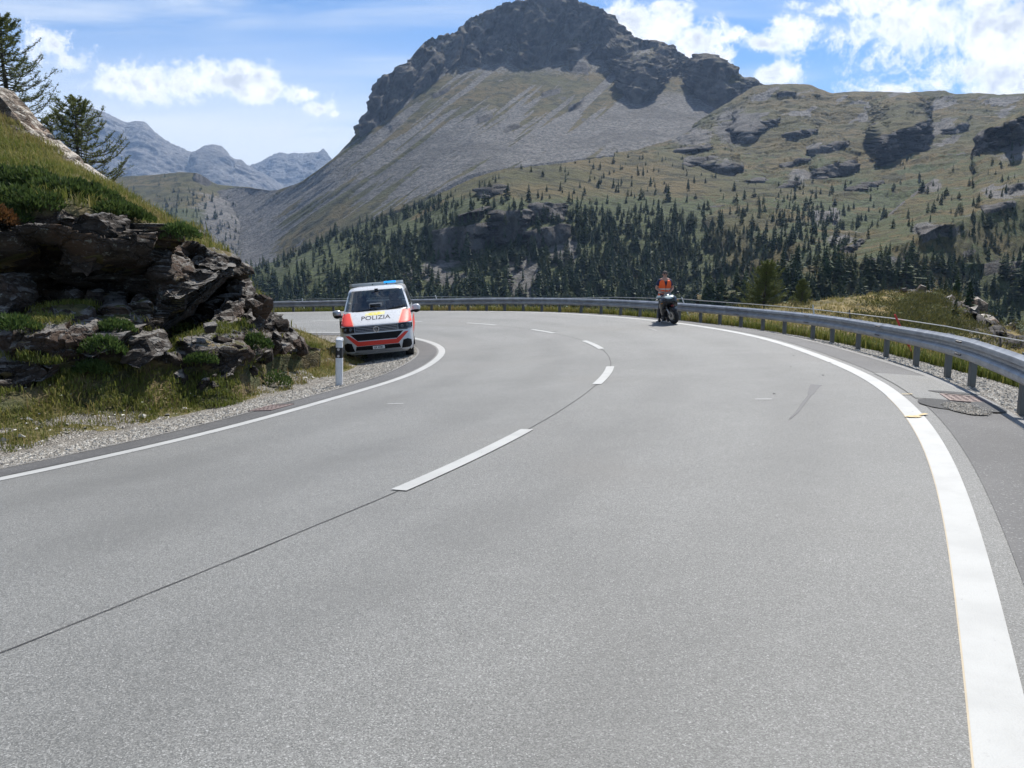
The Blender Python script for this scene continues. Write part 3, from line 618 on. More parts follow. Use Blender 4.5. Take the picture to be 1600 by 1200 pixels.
for k in reversed(kinds_):
    oi = ng.nodes.new('GeometryNodeObjectInfo'); oi.transform_space = 'ORIGINAL'; oi.inputs['Object'].default_value = src[k]; oi.inputs['As Instance'].default_value = True; ng.links.new(oi.outputs['Geometry'], jn.inputs[0])
def na(nm, ty):
    q = ng.nodes.new('GeometryNodeInputNamedAttribute'); q.data_type = ty; q.inputs['Name'].default_value = nm; return q.outputs['Attribute']
ng.links.new(gi.outputs[0], ip.inputs['Points']); ng.links.new(jn.outputs[0], ip.inputs['Instance']); ip.inputs['Pick Instance'].default_value = True
ng.links.new(na('kind_index', 'INT'), ip.inputs['Instance Index']); ng.links.new(na('size', 'FLOAT_VECTOR'), ip.inputs['Scale']); er = ng.nodes.new('FunctionNodeEulerToRotation'); ng.links.new(na('turn', 'FLOAT_VECTOR'), er.inputs[0]); ng.links.new(er.outputs[0], ip.inputs['Rotation'])
ng.links.new(ip.outputs[0], go.inputs[0]); mdf = fo.modifiers.new('forest', 'NODES'); mdf.node_group = ng

# ---------------------------------------------------------------- road, verges, markings
def strip(s0, s1, oa, ob, ns, no, lift):
    s = np.linspace(s0, s1, ns)
    wi, wo = lane(s); A = oa(wi, wo); B = ob(wi, wo)
    t = np.linspace(0, 1, no); O = A[:, None] + (B-A)[:, None]*t
    return road(s[:, None], O, lift)
def asphalt(name, dark, light, speck, fine=1., patchy=.2, rough=.72, spec=.5, tracks=False):
    def fn(t, b):
        p = gpos(t); v1 = t.voro(p, 200*fine, out='Color'); g = t.new('ShaderNodeSeparateColor', i={0: v1}).outputs[0]
        n = t.noise(p, 95*fine, 4, .7); big = t.noise(p, .35, 5, .6); mid = t.noise(p, 2.3, 5, .6)
        c = t.mix(t.ramp(g, .1, .95, smooth=False), dark, light)
        c = t.mix(t.ramp(n, .3, .7), c, tuple(x*1.25 for x in light), 'MIX') if False else t.mix(t.math('MULTIPLY', t.ramp(g, .93, .99), .7), c, speck)
        c = t.mix(t.math('MULTIPLY', t.ramp(n, .46, .28), .75), c, tuple(x*.45 for x in dark))
        c = t.mix(t.math('MULTIPLY', t.ramp(big, .38, .66), patchy), c, tuple(x*.62 for x in dark))
        c = t.mix(t.math('MULTIPLY', t.ramp(mid, .5, .72), patchy*.5), c, tuple(x*1.15 for x in light))
        if tracks:
            la = attr(t, 'lat'); band = t.ramp(t.math('ABSOLUTE', t.math('SUBTRACT', t.math('ABSOLUTE', t.math('SUBTRACT', t.math('ABSOLUTE', la), 2.0)), .85)), .55, .1)
            c = t.mix(t.math('MULTIPLY', t.math('MULTIPLY', band, t.ramp(t.noise(p, .5, 4), .25, .7)), .30), c, tuple(x*.9 for x in dark))
            c = t.mix(t.math('MULTIPLY', t.ramp(t.noise(p, .22, 3), .52, .7), .35), c, (.150, .140, .124))
            c = t.mix(t.math('MULTIPLY', t.ramp(t.noise(p, 1.1, 2, .5), .73, .80), .5), c, tuple(x*.6 for x in dark))
        t.set(b.inputs['Base Color'], c)
        t.set(b.inputs['Roughness'], t.math('ADD', t.math('MULTIPLY', g, .2), rough-.1))
        bump(t, b, t.math('ADD', g, t.math('MULTIPLY', n, .8)), .004, .9)
    return mat(name, light, rough, fn=fn, spec=spec)
M_ROAD = asphalt('asphalt', (.092, .093, .087), (.255, .256, .243), (.40, .40, .385), rough=.66, tracks=True)
M_EDGE = asphalt('asphalt_edge', (.052, .052, .052), (.118, .116, .113), (.30, .30, .29), .5, .5)
M_CONC = asphalt('gutter_concrete', (.15, .148, .143), (.26, .255, .245), (.45, .44, .42), .8, .4)
M_TAR = asphalt('joint_tar', (.06, .059, .058), (.10, .099, .096), (.12, .12, .12), 1., .2, rough=.9, spec=.15)
def paint_mat(name, col, wear):
    def fn(t, b):
        p = gpos(t); n = t.noise(p, 26, 6, .7); m = t.noise(p, 3, 4); g = t.voro(p, 120)
        c = t.mix(t.ramp(m, .35, .7), col, tuple(x*.86 for x in col)); c = t.mix(t.math('MULTIPLY', t.ramp(g, .25, .6), .12), c, (.3, .3, .29))
        c = t.mix(t.math('MULTIPLY', t.ramp(n, .62, .74), wear), c, (.2, .2, .2))
        d = t.ramp(t.voro(p, 4.1), .045, .03)
        c = t.mix(t.math('MULTIPLY', d, .85), c, (.05, .045, .04))
        t.set(b.inputs['Base Color'], c); bump(t, b, t.math('ADD', g, n), .003, .5)
    return mat(name, col, .62, fn=fn)
M_WHITE = paint_mat('road_paint_white', (.37, .375, .362), .6)
M_YELLOW = paint_mat('road_paint_yellow', (.50, .36, .13), .9)
def gravel_mat(name, a, b_, sc=28):
    def fn(t, b):
        p = gpos(t); n = t.noise(p, 6, 4)
        pv = t.vmath('ADD', p, t.vmath('SCALE', t.noise(p, 30, 2, out=1), scale=.02))
        c1 = t.new('ShaderNodeSeparateColor', i={0: t.voro(pv, sc, out='Color')}).outputs[1]; d1 = t.voro(pv, sc, 'DISTANCE_TO_EDGE')
        c = t.mix(c1, a, b_); c = t.mix(t.ramp(n, .5, .7), c, tuple(x*.7 for x in a)); c = t.mix(t.ramp(d1, .10, .0), c, tuple(x*.3 for x in a))
        t.set(b.inputs['Base Color'], c); bump(t, b, t.ramp(d1, 0, .3), .02)
    return mat(name, a, .85, fn=fn, spec=.3)
M_GRAVEL = gravel_mat('gravel_bed', (.22, .20, .17), (.42, .39, .34))
def soil_fn(t, b):
    p = gpos(t); n = t.noise(p, 1.7, 6, .62); f = t.noise(p, 19, 5, .65)
    c = t.mix(t.ramp(n, .35, .65), (.085, .09, .032), (.15, .125, .055)); c = t.mix(t.ramp(f, .5, .7), c, (.20, .165, .09)); c = t.mix(t.ramp(f, .48, .3), c, (.035, .035, .018))
    t.set(b.inputs['Base Color'], c); bump(t, b, f, .05)
M_SOIL = mat('grassy_soil', (.1, .09, .05), .95, fn=soil_fn, spec=.1)
K_ = lambda c: (lambda wi, wo: c + 0*wi)
SE = 72
def sheet(name, G, m, **kw): return tag(link(name, gridmesh(name, G), m), kind='structure', **kw)
_g = strip(-13, SE, lambda wi, wo: -wi-.16, lambda wi, wo: wo+.36, 500, 25, 0); rd = sheet('road', _g, M_ROAD); vattr(rd.data, 'lat', np.repeat(np.linspace(-4.2, 4.25, 25)[None], 500, 0).ravel())
# outer shoulder: dark asphalt channel, concrete rim, gravel, verge
edge_j = lambda s: .36
sheet('road_shoulder', strip(-13, SE, lambda wi, wo: wo+.30, lambda wi, wo: wo+1.02, 500, 6, .004), M_EDGE)
sheet('gutter_rim', strip(-13, SE, lambda wi, wo: wo+1.0, lambda wi, wo: wo+1.14, 500, 3, .008), M_CONC)
sheet('gravel_strip', strip(-13, SE, lambda wi, wo: wo+1.1, lambda wi, wo: wo+2.5, 500, 8, 0), M_GRAVEL)
s = np.linspace(-13, SE, 500); wi, wo = lane(s)
O = wo[:, None] + np.array([2.2, 2.6, 3.0, 3.5, 4.2, 5.2, 7, 10, 14, 19, 26, 40])[None]
G = road(s[:, None], O); G[..., 2] += fbm(G, .6, 4)*.12*(np.arange(12) > 0) - .03; G[:, -1, 2] = -48
sheet('verge', G, M_SOIL); G_VERGE = G
# inner side
sheet('gutter', strip(-13, SE, lambda wi, wo: -wi-.64, lambda wi, wo: -wi-.13, 500, 5, .004), M_EDGE)
sheet('gutter_rim', strip(-13, SE, lambda wi, wo: -wi-.685, lambda wi, wo: -wi-.63, 500, 3, .012), M_CONC)
sheet('gravel_strip', strip(-13, SE, lambda wi, wo: -wi-2.9, lambda wi, wo: -wi-.66, 500, 10, 0), M_GRAVEL)
# markings
def marking(name, s0, s1, oa, ob, ns, m=None, lift=.0045):
    return sheet(name, strip(s0, s1, oa, ob, ns, 3, lift), m or M_WHITE)
marking('edge_line', -13, SE, lambda wi, wo: wo-.0, lambda wi, wo: wo+.18, 600)
marking('edge_line', -13, SE, lambda wi, wo: -wi-.08, lambda wi, wo: -wi+.10, 600)
for a, b in [(-10.5,-7.4),(-3.6,-.6)][:1] + [(3.25,5.88),(9.66,12.66),(16.85,19.65),(22.85,24.6),(27.15,29.1),(31.9,34.3),(36.0,38.1),(42.5,45),(49,52)]:
    marking('lane_dash', a, b, K_(-.08), K_(.075), 30, lift=.009)
M_OLD = paint_mat('old_paint', (.40, .33, .22), .9)
marking('old_line', -13, 8, lambda wi, wo: wo-.007, lambda wi, wo: wo+.004, 500, M_OLD, .0035)
# tar joint along the centre line
s = np.linspace(-13, SE, 900); w_ = .004 + .008*np.abs(fbm(np.stack([s*2, s*0, s*0], -1), 1, 3)); c_ = .02*fbm(np.stack([s*1.1, s*0, s*0+3], -1), 1, 3)
G = road(s[:, None], np.stack([c_-w_, c_+w_], 1), .0045); sheet('tar_joint', G, M_TAR)

# ---------------------------------------------------------------- inside of the bend: ground, rock outcrop
_rs = np.linspace(-13, SE, 860); _rc = road(_rs, 0*_rs); _rw = lane(_rs)[0]; _ro = lane(_rs)[1]
_rn = np.stack([np.interp(_rs, S_, _s), -np.interp(_rs, S_, _c)], 1)
def off_road(P):
    """(distance beyond the inner line, road height there) for plan points; negative on the carriageway"""
    P = np.asarray(P)[..., :2]; sh = P.shape[:-1]; Q = P.reshape(-1, 2); d = np.empty(len(Q)); z = np.empty(len(Q))
    for a in range(0, len(Q), 4000):
        q = Q[a:a+4000]; D = np.linalg.norm(q[:, None] - _rc[None, :, :2], axis=2); i = D.argmin(1)
        o = ((q-_rc[i, :2])*_rn[i]).sum(1); d[a:a+4000] = np.where(o < 0, D[np.arange(len(q)), i]-_rw[i], -(D[np.arange(len(q)), i]+_rw[i])); z[a:a+4000] = _rc[i, 2]-BANK*_rw[i]
    return d.reshape(sh), z.reshape(sh)
xs = np.arange(-34, 2.01, .16); ys = np.arange(2, 42, .16)
X, Y = np.meshgrid(xs, ys); P = np.stack([X, Y, 0*X], -1); dI, zI = off_road(P)
# ease the height between the two legs of the bend
zI = np.where(dI > 2.2, zI, zI); Zg = zI + np.interp(dI, IN_D, IN_Z) + ss(dI, 1.8, 2.6)*(fbm(P, .55, 4)*.16 + fbm(P, 2.6, 3)*.05) - .06*(1-ss(dI, 1.5, 2.2))
idx = grid_faces(*X.shape); ok = (dI.ravel()[idx] > .9).all(1)
me = npmesh('verge', np.stack([X, Y, Zg], -1), idx[ok]); tag(link('verge', me, M_SOIL), kind='structure')
def ground_z(x, y):
    d, z = off_road(np.stack([x, y], -1)); p = np.stack([x, y, 0*x], -1)
    return z + np.interp(d, IN_D, IN_Z) + ss(d, 1.8, 2.6)*(fbm(p, .55, 4)*.16 + fbm(p, 2.6, 3)*.05)

def rock_fn(t, b):
    p = gpos(t); mp = t.new('ShaderNodeMapping', i={0: p, 2: (.2, R(38), .1), 3: (1, 1, 3.2)}).outputs[0]
    n = t.noise(mp, 1.6, 9, .62, .3); f = t.noise(p, 16, 6, .68); v = t.voro(t.vmath('ADD', mp, t.vmath('SCALE', t.noise(p, 3, 3, out=1), scale=.9)), 1.5, 'DISTANCE_TO_EDGE'); l = t.noise(p, 5.5, 5, .7)
    c = t.mix(t.ramp(n, .35, .65), (.021, .016, .012), (.066, .050, .039)); c = t.mix(t.math('MULTIPLY', t.ramp(t.noise(p, .8, 4), .5, .66), .85), c, (.085, .052, .034))
    c = t.mix(t.ramp(f, .55, .75), c, (.15, .142, .132)); c = t.mix(t.math('MULTIPLY', t.ramp(l, .60, .68), .6), c, (.30, .305, .27)); c = t.mix(t.math('MULTIPLY', t.ramp(l, .40, .32), .6), c, (.05, .05, .045))
    c = t.mix(t.math('MULTIPLY', t.ramp(v, .018, .0), .55), c, (.02, .02, .02))
    up = t.new('ShaderNodeSeparateXYZ', i={0: t.new('ShaderNodeNewGeometry').outputs['Normal']}).outputs[2]; c = t.mix(t.math('MULTIPLY', t.ramp(t.math('ADD', up, t.math('MULTIPLY', t.math('SUBTRACT', l, .5), 1.2)), .62, .95), .75), c, t.mix(f, (.14, .13, .12), (.34, .325, .30)))  # upward faces paler: sunlight on the ledges put into the rock colour
    # turf on what faces up
    g = attr(t, 'turf'); gn = t.noise(p, 7, 5, .65)
    c = t.mix(t.ramp(t.math('ADD', g, t.math('MULTIPLY', t.math('SUBTRACT', gn, .5), .8)), .42, .6), c, t.mix(t.ramp(t.noise(p, 1.3, 4), .4, .62), (.07, .075, .028), (.16, .12, .055)))
    t.set(b.inputs['Base Color'], c)
    h = t.math('ADD', t.math('MULTIPLY', n, 1.2), t.math('ADD', t.math('MULTIPLY', f, .35), t.math('MULTIPLY', t.ramp(v, 0, .06), .35))); bump(t, b, h, .16)
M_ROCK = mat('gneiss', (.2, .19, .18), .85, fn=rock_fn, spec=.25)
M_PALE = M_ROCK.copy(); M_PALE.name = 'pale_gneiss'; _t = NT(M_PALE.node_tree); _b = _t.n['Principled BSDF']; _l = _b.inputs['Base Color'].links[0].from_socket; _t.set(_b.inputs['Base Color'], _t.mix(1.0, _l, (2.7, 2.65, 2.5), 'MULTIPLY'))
foot = [(-260,690,9.4),(-100,650,10.4),(0,608,10.8),(60,596,11.3),(100,580,11.7),(150,574,12.0),(240,578,12.6),(300,588,13.1),(340,592,13.2),(370,585,13.8),(400,566,15.2),(440,556,16.6),(470,552,17.4),(500,549,18.2)]
skirt = [(u, 425 + 2.5*1200/(D-1.0) if u < 430 else v+40, D-1.0 if u < 430 else D) for u, v, D in foot]
ledge = [(-260,560,11.4),(-100,535,12.1),(0,500,11.9),(60,508,12.1),(120,516,12.4),(240,520,13.2),(300,535,13.6),(340,522,14.5),(380,512,15.3),(420,517,16.8),(450,532,17.6),(475,546,18.1),(500,548,18.4)]
brow = [(-260,330,11.9),(-100,345,12.5),(0,338,12.6),(60,328,12.75),(90,319,12.8),(130,330,12.95),(180,332,13.3),(220,350,13.95),(260,368,14.5),(300,390,14.95),(345,405,15.6),(365,435,16.1),(385,462,16.8),(410,490,17.5),(445,521,18.1),(475,546,18.4),(500,548,18.6)]
bench = [(-260,240,16.6),(-100,262,16.4),(0,268,16.2),(60,268,16.2),(120,274,16.6),(170,298,16.8),(220,324,16.8),(260,348,16.9),(300,372,17),(350,404,17.5),(368,430,17.9),(387,458,18.1),(415,487,18.6),(452,521,19),(478,546,19.1),(500,549,19.4)]
sky_l = [(-260,-60,27),(-100,62,26),(0,152,25),(30,188,24.5),(70,225,24),(110,255,23.5),(150,282,23),(185,305,22.5),(230,332,21.6),(290,362,20.6),(330,388,20.1),(352,405,19.8),(369,427,19.8),(386,452,19.9),(402,471,20.1),(422,489,20.4),(442,509,20.7),(462,534,21),(480,548,21.2),(500,551,21.4)]
back = [(u, 425 + 2.4*1200/(D+7), D+7) for u, v, D in sky_l]
G, U, V, T, W = relief([skirt, foot, ledge, brow, bench, sky_l, back], -260, 500, 360, [16, 44, 100, 40, 50, 12], (.11, 4.), crest=5)
fp = ss(T, 1.9, 2.15)*(1-ss(T, 2.85, 3.1))*(1-ss(U, 400, 470))
Dadd = 0*U
for (a, b_, ru, rv, sl, dp) in ((75,440,85,62,.1,1.5),(170,450,50,60,-.3,.9),(300,498,62,30,-.62,1.9),(-90,440,90,70,0,1.2),(215,425,24,60,-.2,.7),(205,555,22,16,0,.4),(30,590,50,14,-.1,.5)):
    Dadd = Dadd + dp*1.25*np.exp(-(((U-a)/ru)**2+(((V-b_)-sl*(U-a))/rv)**2)**2)
G = CAM + (G-CAM)*(1+Dadd/np.maximum(pix(G)[..., 2], 1))[..., None]
n = normals(G); rot = np.array([[math.cos(.66), 0, math.sin(.66)], [0, 1, 0], [-math.sin(.66), 0, math.cos(.66)]])
Q = (G @ rot.T)*np.array([1, 1, 2.4]); Q = Q*np.array([1, 1, .62]); c1 = cells(Q + fbm(G, .9, 3)[..., None]*.7, .46); c2 = cells(Q + fbm(G, 2., 3)[..., None]*.2, 1.35); c3 = cells(Q, 4.2)
rocky = np.clip(ss(T, 1.0, 1.3)*(1-ss(T, 2.98, 3.2)) + .8*ss(T, 4.55, 4.75)*(1-ss(U, 300, 400))*ss(fbm(G, .5, 3), -.2, .0), 0, 1); rocky = np.maximum(rocky, ss(U, 385, 420)*(T > 1.2)*.9)
off = rocky*((c1[2]-.5)*1.15 + (np.minimum(c1[1], .5)-.25)*.8 + (c2[2]-.5)*.26 + (c2[1]-.3)*.2 + (c3[2]-.5)*.1 + fbm(G, 3, 4, .6)*.12) + (1-rocky)*(fbm(G, .7, 5)*.35)
gate = (1 - .93*np.clip(1-np.abs(T-5)/.1, 0, 1))*(1-.5*np.clip(1-np.abs(T-1)/.3, 0, 1))*np.interp(U, [380, 470], [1, .55])
hd = n*np.array([1, 1, .45]); hd[..., 1] -= .25*rocky; gate = gate*ss(T, .15, .9)
G = G + hd*(off*gate)[..., None]
me = gridmesh('rock_outcrop', G); n = normals(G)
turf = np.clip((1-rocky)*1.1 + .75*rocky*ss(n[..., 2], .72, .9)*ss(fbm(G, 1.3, 3), -.1, .15), 0, 1); vattr(me, 'turf', turf.ravel())
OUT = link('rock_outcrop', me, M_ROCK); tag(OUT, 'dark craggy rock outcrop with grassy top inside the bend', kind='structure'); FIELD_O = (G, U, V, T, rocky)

# -- loose blocks and slabs that make up the face
def hull(points, name, sub=0, rough=.05, seed=0):
    bm = bmesh.new()
    for p in points: bm.verts.new(p)
    r = bmesh.ops.convex_hull(bm, input=bm.verts)
    bmesh.ops.delete(bm, geom=[v for v in bm.verts if not v.link_faces], context='VERTS')
    bmesh.ops.dissolve_limit(bm, angle_limit=R(9), verts=bm.verts, edges=bm.edges)
    bmesh.ops.triangulate(bm, faces=bm.faces)
    if sub:
        bmesh.ops.subdivide_edges(bm, edges=bm.edges, cuts=sub, use_grid_fill=True); bmesh.ops.triangulate(bm, faces=bm.faces)
        co = np.array([v.co for v in bm.verts]); bm.normal_update(); nn = np.array([v.normal for v in bm.verts])
        q = (co @ rot.T)*np.array([1, 1, 2.6]); dsp = (cells(q, 2.6, seed)[1]-.3)*rough*1.6 + fbm(co, 3.2, 4, .6, seed=seed)*rough*1.5
        for v, d, m in zip(bm.verts, dsp, nn): v.co += Vector(m*d)
    me = bpy.data.meshes.new(name); bm.to_mesh(me); bm.free(); me.validate()
    for p in me.polygons: p.use_smooth = False
    return me
def slab(poly, D0, D1, thick, lean=(0, 0, 0), rough=.06, sub=5, seed=0, m=None):
    """block whose face is seen as the pixel polygon; D runs from the bottom (D0) to the top (D1) of the face"""
    p = np.array(poly, float); vv = (p[:, 1].max()-p[:, 1])/max(1, np.ptp(p[:, 1])); A = at(p[:, 0], p[:, 1], D0+(D1-D0)*vv)
    c = A.mean(0); B = c + (A-c)*.86 + np.array([0, thick, 0]) + np.array(lean)
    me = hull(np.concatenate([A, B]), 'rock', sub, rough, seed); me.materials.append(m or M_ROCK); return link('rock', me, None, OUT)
SLABS = [
 ([(102,545),(110,521),(150,517),(198,520),(176,546),(142,560)],11.7,12.1,.9,.05),
 ([(186,545),(194,527),(226,524),(242,560),(216,578),(188,566)],12.0,12.3,.8,.07),
 ([(20,548),(24,528),(45,520),(64,540),(80,566),(40,572)],11.3,11.7,.8,.06),
 ([(-30,600),(-30,566),(48,560),(78,576),(64,592),(10,612)],11.1,11.4,.9,.06),
 ([(34,596),(48,585),(78,583),(66,596)],11.2,11.4,.5,.03),
 ([(-40,500),(-30,430),(4,432),(12,450),(20,476),(0,502)],11.9,12.3,.8,.07),
 ([(88,468),(104,452),(118,466),(112,476),(94,488)],13.1,13.2,.35,.03),
 ([(200,508),(205,466),(213,459),(216,470),(208,508)],13.2,13.4,.3,.03),
 ([(244,526),(238,500),(246,448),(272,420),(304,408),(330,404),(351,428),(346,436),(314,465),(268,499)],13.7,15.1,1.0,.11),
 ([(246,450),(256,424),(278,420),(322,416),(338,432),(310,452),(280,466),(250,462)],13.6,14.6,.7,.12),
 ([(302,412),(300,396),(322,390),(340,402),(351,422),(330,420)],14.6,15.2,.7,.08),
 ([(326,505),(338,482),(350,468),(367,471),(366,498),(358,520),(338,516)],14.4,15.2,.7,.09),
 ([(352,440),(372,438),(388,462),(380,480),(362,470)],15.6,16.2,.7,.08),
 ([(366,500),(384,486),(402,500),(400,530),(376,534)],15.2,15.9,.8,.1),
 ([(400,520),(410,494),(428,498),(436,528),(418,540)],16.2,16.8,.7,.09),
 ([(436,540),(444,514),(452,528),(470,549),(452,553)],17.0,17.6,.6,.06),
 ([(376,560),(384,540),(404,536),(412,556),(396,566)],14.8,15.1,.6,.09),
 ([(322,574),(330,556),(356,550),(374,560),(366,586),(338,592)],13.2,13.7,.7,.12),
 ([(306,546),(314,530),(330,530),(336,542),(322,550)],13.5,13.7,.5,.06),
 ([(340,540),(352,524),(370,530),(366,548),(350,552)],13.9,14.3,.6,.08),
 ([(250,575),(256,545),(284,534),(300,552),(296,578),(270,586)],13.1,13.5,.7,.07),
 ([(96,412),(110,350),(122,334),(150,336),(166,352),(158,392),(136,430)],12.75,12.6,.8,.09),
 ([(150,345),(172,334),(180,350),(172,400),(150,412)],13.1,13.1,.6,.06),
 ([(118,500),(136,452),(150,456),(140,502)],13.2,13.3,.35,.04),
 ([(-20,200),(-20,128),(2,150),(32,186),(56,216),(48,238),(14,222)],21.9,22.6,1.1,.1),
 ([(44,236),(58,212),(84,236),(104,252),(98,270),(66,262)],21.2,22.0,1.1,.1),
 ([(0,244),(4,228),(18,236),(14,248)],20.6,20.9,.5,.05),
 ([(94,272),(106,250),(150,282),(182,306),(172,318),(124,298)],20.4,21.2,.9,.06),
 ([(168,318),(184,304),(214,322),(206,338)],19.7,20.5,.8,.05)]
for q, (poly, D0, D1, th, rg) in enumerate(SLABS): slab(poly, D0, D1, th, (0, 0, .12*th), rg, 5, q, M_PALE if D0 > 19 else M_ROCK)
rock_me = []
for q in range(7):
    r_ = np.random.default_rng(90+q); p = r_.normal(size=(16, 3)); p /= np.abs(p).max(1)[:, None]**.8*np.linalg.norm(p, axis=1)[:, None]**.2
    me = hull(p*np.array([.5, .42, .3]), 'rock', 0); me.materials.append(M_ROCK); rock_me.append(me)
def rubble(u, v, D, size, q=None):
    o = link('rock', rock_me[RNG.integers(7) if q is None else q], None, OUT); p = at(u, v, D); o.location = p
    o.rotation_euler = (RNG.normal()*.5, RNG.normal()*.5+.3, RNG.random()*6.28); o.scale = size*np.exp(RNG.normal(size=3)*.2); return o
for (u, v) in [(448,520),(458,534),(466,545),(440,510),(430,524),(420,506),(405,512),(392,522),(384,552),(398,562),(372,546),(360,560),(412,545),(428,549),(444,549),(352,534),(330,512),(338,556),(318,560),(312,538),(300,560),(288,578),(264,588),(246,582),(228,588),(205,590),(180,590),(160,572),(120,574),(104,562),(85,545),(94,520),(232,536),(250,530),(150,560),(66,560),(130,508),(370,570),(388,574),(340,600),(410,480),(396,468)]:
    rubble(u+RNG.normal()*3, v+RNG.normal()*3, float(np.interp(u, [0, 100, 240, 340, 400, 470], [11.5, 12.3, 13.0, 13.5, 15.2, 17.4]))-.1, .18+.28*RNG.random())
for q in range(26):
    u = RNG.uniform(-40, 400); rubble(u, np.interp(u, [0, 100, 240, 300, 370, 400], [606, 588, 588, 596, 592, 572])+RNG.normal()*6, float(np.interp(u, [0, 100, 240, 340, 400], [10.9, 11.8, 12.7, 13.0, 15.])), .10+.16*RNG.random())

# ---------------------------------------------------------------- grass, herbs and gravel
def blade_mat(name, cols):
    def fn(t, b):
        r = attr(t, 'tint'); c = None
        rp = t.new('ShaderNodeValToRGB', i={0: r}); cr = rp.color_ramp
        for k, (pos, col) in enumerate(cols):
            e = cr.elements[k] if k < 2 else cr.elements.new(pos); e.position = pos; e.color = (*col, 1)
        t.l.new(rp.outputs[0], b.inputs['Base Color'])
        tr = t.new('ShaderNodeBsdfTranslucent'); t.l.new(rp.outputs[0], tr.inputs[0])
        mx = t.new('ShaderNodeMixShader', i={0: .35}); t.l.new(b.outputs[0], mx.inputs[1]); t.l.new(tr.outputs[0], mx.inputs[2])
        t.l.new(mx.outputs[0], t.n['Material Output'].inputs[0])
    return mat(name, (.1, .1, .05), .7, fn=fn, spec=.2)
M_GRASS = blade_mat('grass_blades', [(0, (.066, .092, .018)), (.35, (.135, .155, .032)), (.6, (.22, .20, .06)), (.85, (.32, .255, .11)), (1, (.20, .13, .06))])
def blades(P, h, tint, lean=.5, wid=.006):
    """one curved grass blade per point"""
    n = len(P); a = RNG.random(n)*6.283; d = np.stack([np.cos(a), np.sin(a), 0*a], 1); s = np.stack([-d[:, 1], d[:, 0], 0*a], 1)
    l = (lean*RNG.random(n))[:, None]*h[:, None]; w_ = wid*(.6+.8*RNG.random(n))[:, None]; up = np.array([0, 0, 1.])
    A = P-s*w_; B = P+s*w_; M = P + d*l*.35 + up*(h*.6)[:, None]; C = M-s*w_*.75; D = M+s*w_*.75; E_ = P + d*l*1.1 + up*(h*(1-.25*RNG.random(n)))[:, None]
    V = np.stack([A, B, C, D, E_], 1).reshape(-1, 3); k = np.arange(n)[:, None]*5
    F = np.concatenate([k+np.array([0, 1, 3]), k+np.array([0, 3, 2]), k+np.array([2, 3, 4])]); return V, F, np.repeat(tint, 5)
def grass_obj(name, parts, label=None):
    V, F, T_, n = [], [], [], 0
    for v, f, t in parts: V.append(v); F.append(f+n); n += len(v); T_.append(t)
    me = npmesh(name, np.concatenate(V), np.concatenate(F), False); vattr(me, 'tint', np.concatenate(T_)); me.materials.append(M_GRASS); return tag(link(name, me), label, kind='stuff')
def clumped(n, x0, x1, y0, y1, k=14, sp=.09):
    c = np.stack([RNG.uniform(x0, x1, n//k), RNG.uniform(y0, y1, n//k)], 1); return (c[:, None] + RNG.normal(size=(n//k, k, 2))*sp).reshape(-1, 2)
xy = np.concatenate([clumped(270000, -11.5, -0.8, 6, 21), clumped(60000, -15, 0.5, 18, 34)]); d, z = off_road(xy); q = pix(np.column_stack([xy, 0*d-.3]))
fz = fbm(np.column_stack([xy, 0*d]), .9, 4); rag = fbm(np.column_stack([xy, 0*d+4]), 1.6, 3)*.55
keep = (d > 2.15+rag) & (d < 5.4) & (q[:, 0] > -230) & (q[:, 0] < 620) & (RNG.random(len(d)) < np.where(d > 2.2+rag, 1, .45)*np.clip(.85+1.5*fz, .3, 1))
xy = xy[keep]; d = d[keep]; fz = fz[keep]; P = np.column_stack([xy, ground_z(xy[:, 0], xy[:, 1])-.01])
tin = np.clip(.44 + .75*fbm(P, .45, 4, seed=2) + RNG.normal(size=len(P))*.16 + .15*ss(P[:, 1], 12, 17), 0, 1); h = (.03+.06*RNG.random(len(P)))*(1+.8*np.clip(fz*2, 0, 1)) + .20*(RNG.random(len(P)) < .03); tin = np.where(h > .2, np.clip(tin+.4, 0, .95), tin)
VG = [blades(P, h, tin)]
# on the outcrop: benches, cracks and the slope above
def on_face(n, pred):
    G, U, V, T, rk = FIELD_O; nr, nc = U.shape
    e1 = np.linalg.norm(G[1:, :-1]-G[:-1, :-1], axis=-1); e2 = np.linalg.norm(G[:-1, 1:]-G[:-1, :-1], axis=-1); nn = normals(G)
    wgt = (e1*e2*pred(U, V, T, nn[..., 2], rk)[:-1, :-1]).ravel(); i = RNG.choice(len(wgt), n, p=wgt/wgt.sum()); r = i//(nc-1); c = i % (nc-1); fr, fc = RNG.random((2, n))
    P = G[r, c]*((1-fr)*(1-fc))[:, None]+G[r+1, c]*(fr*(1-fc))[:, None]+G[r, c+1]*((1-fr)*fc)[:, None]+G[r+1, c+1]*(fr*fc)[:, None]; return P
k9 = lambda P, k, sp: (np.repeat(P, k, 0) + RNG.normal(size=(len(P)*k, 3))*np.array([sp, sp, 0]))
turf_p = turf.reshape(FIELD_O[1].shape)
P = k9(on_face(5200, lambda U, V, T, nz, rk: np.where((T > 3.05) & (T < 5.3), ss(turf_p, .3, .7), 0)), 10, .07)
tin = np.clip(.46 + .8*fbm(P, .35, 4, seed=5) + RNG.normal(size=len(P))*.16, 0, 1); VG.append(blades(P, .10+.2*RNG.random(len(P)), tin, .8, .008))
P = k9(on_face(3600, lambda U, V, T, nz, rk: np.where((T > .3) & (T < 2.1), ss(nz, .4, .7), 0)*np.where(T < 1.1, 1.4*ss(fbm(FIELD_O[0], 1.2, 3), -.3, .1), ss(fbm(FIELD_O[0], 1., 3), -.1, .2))), 14, .07)
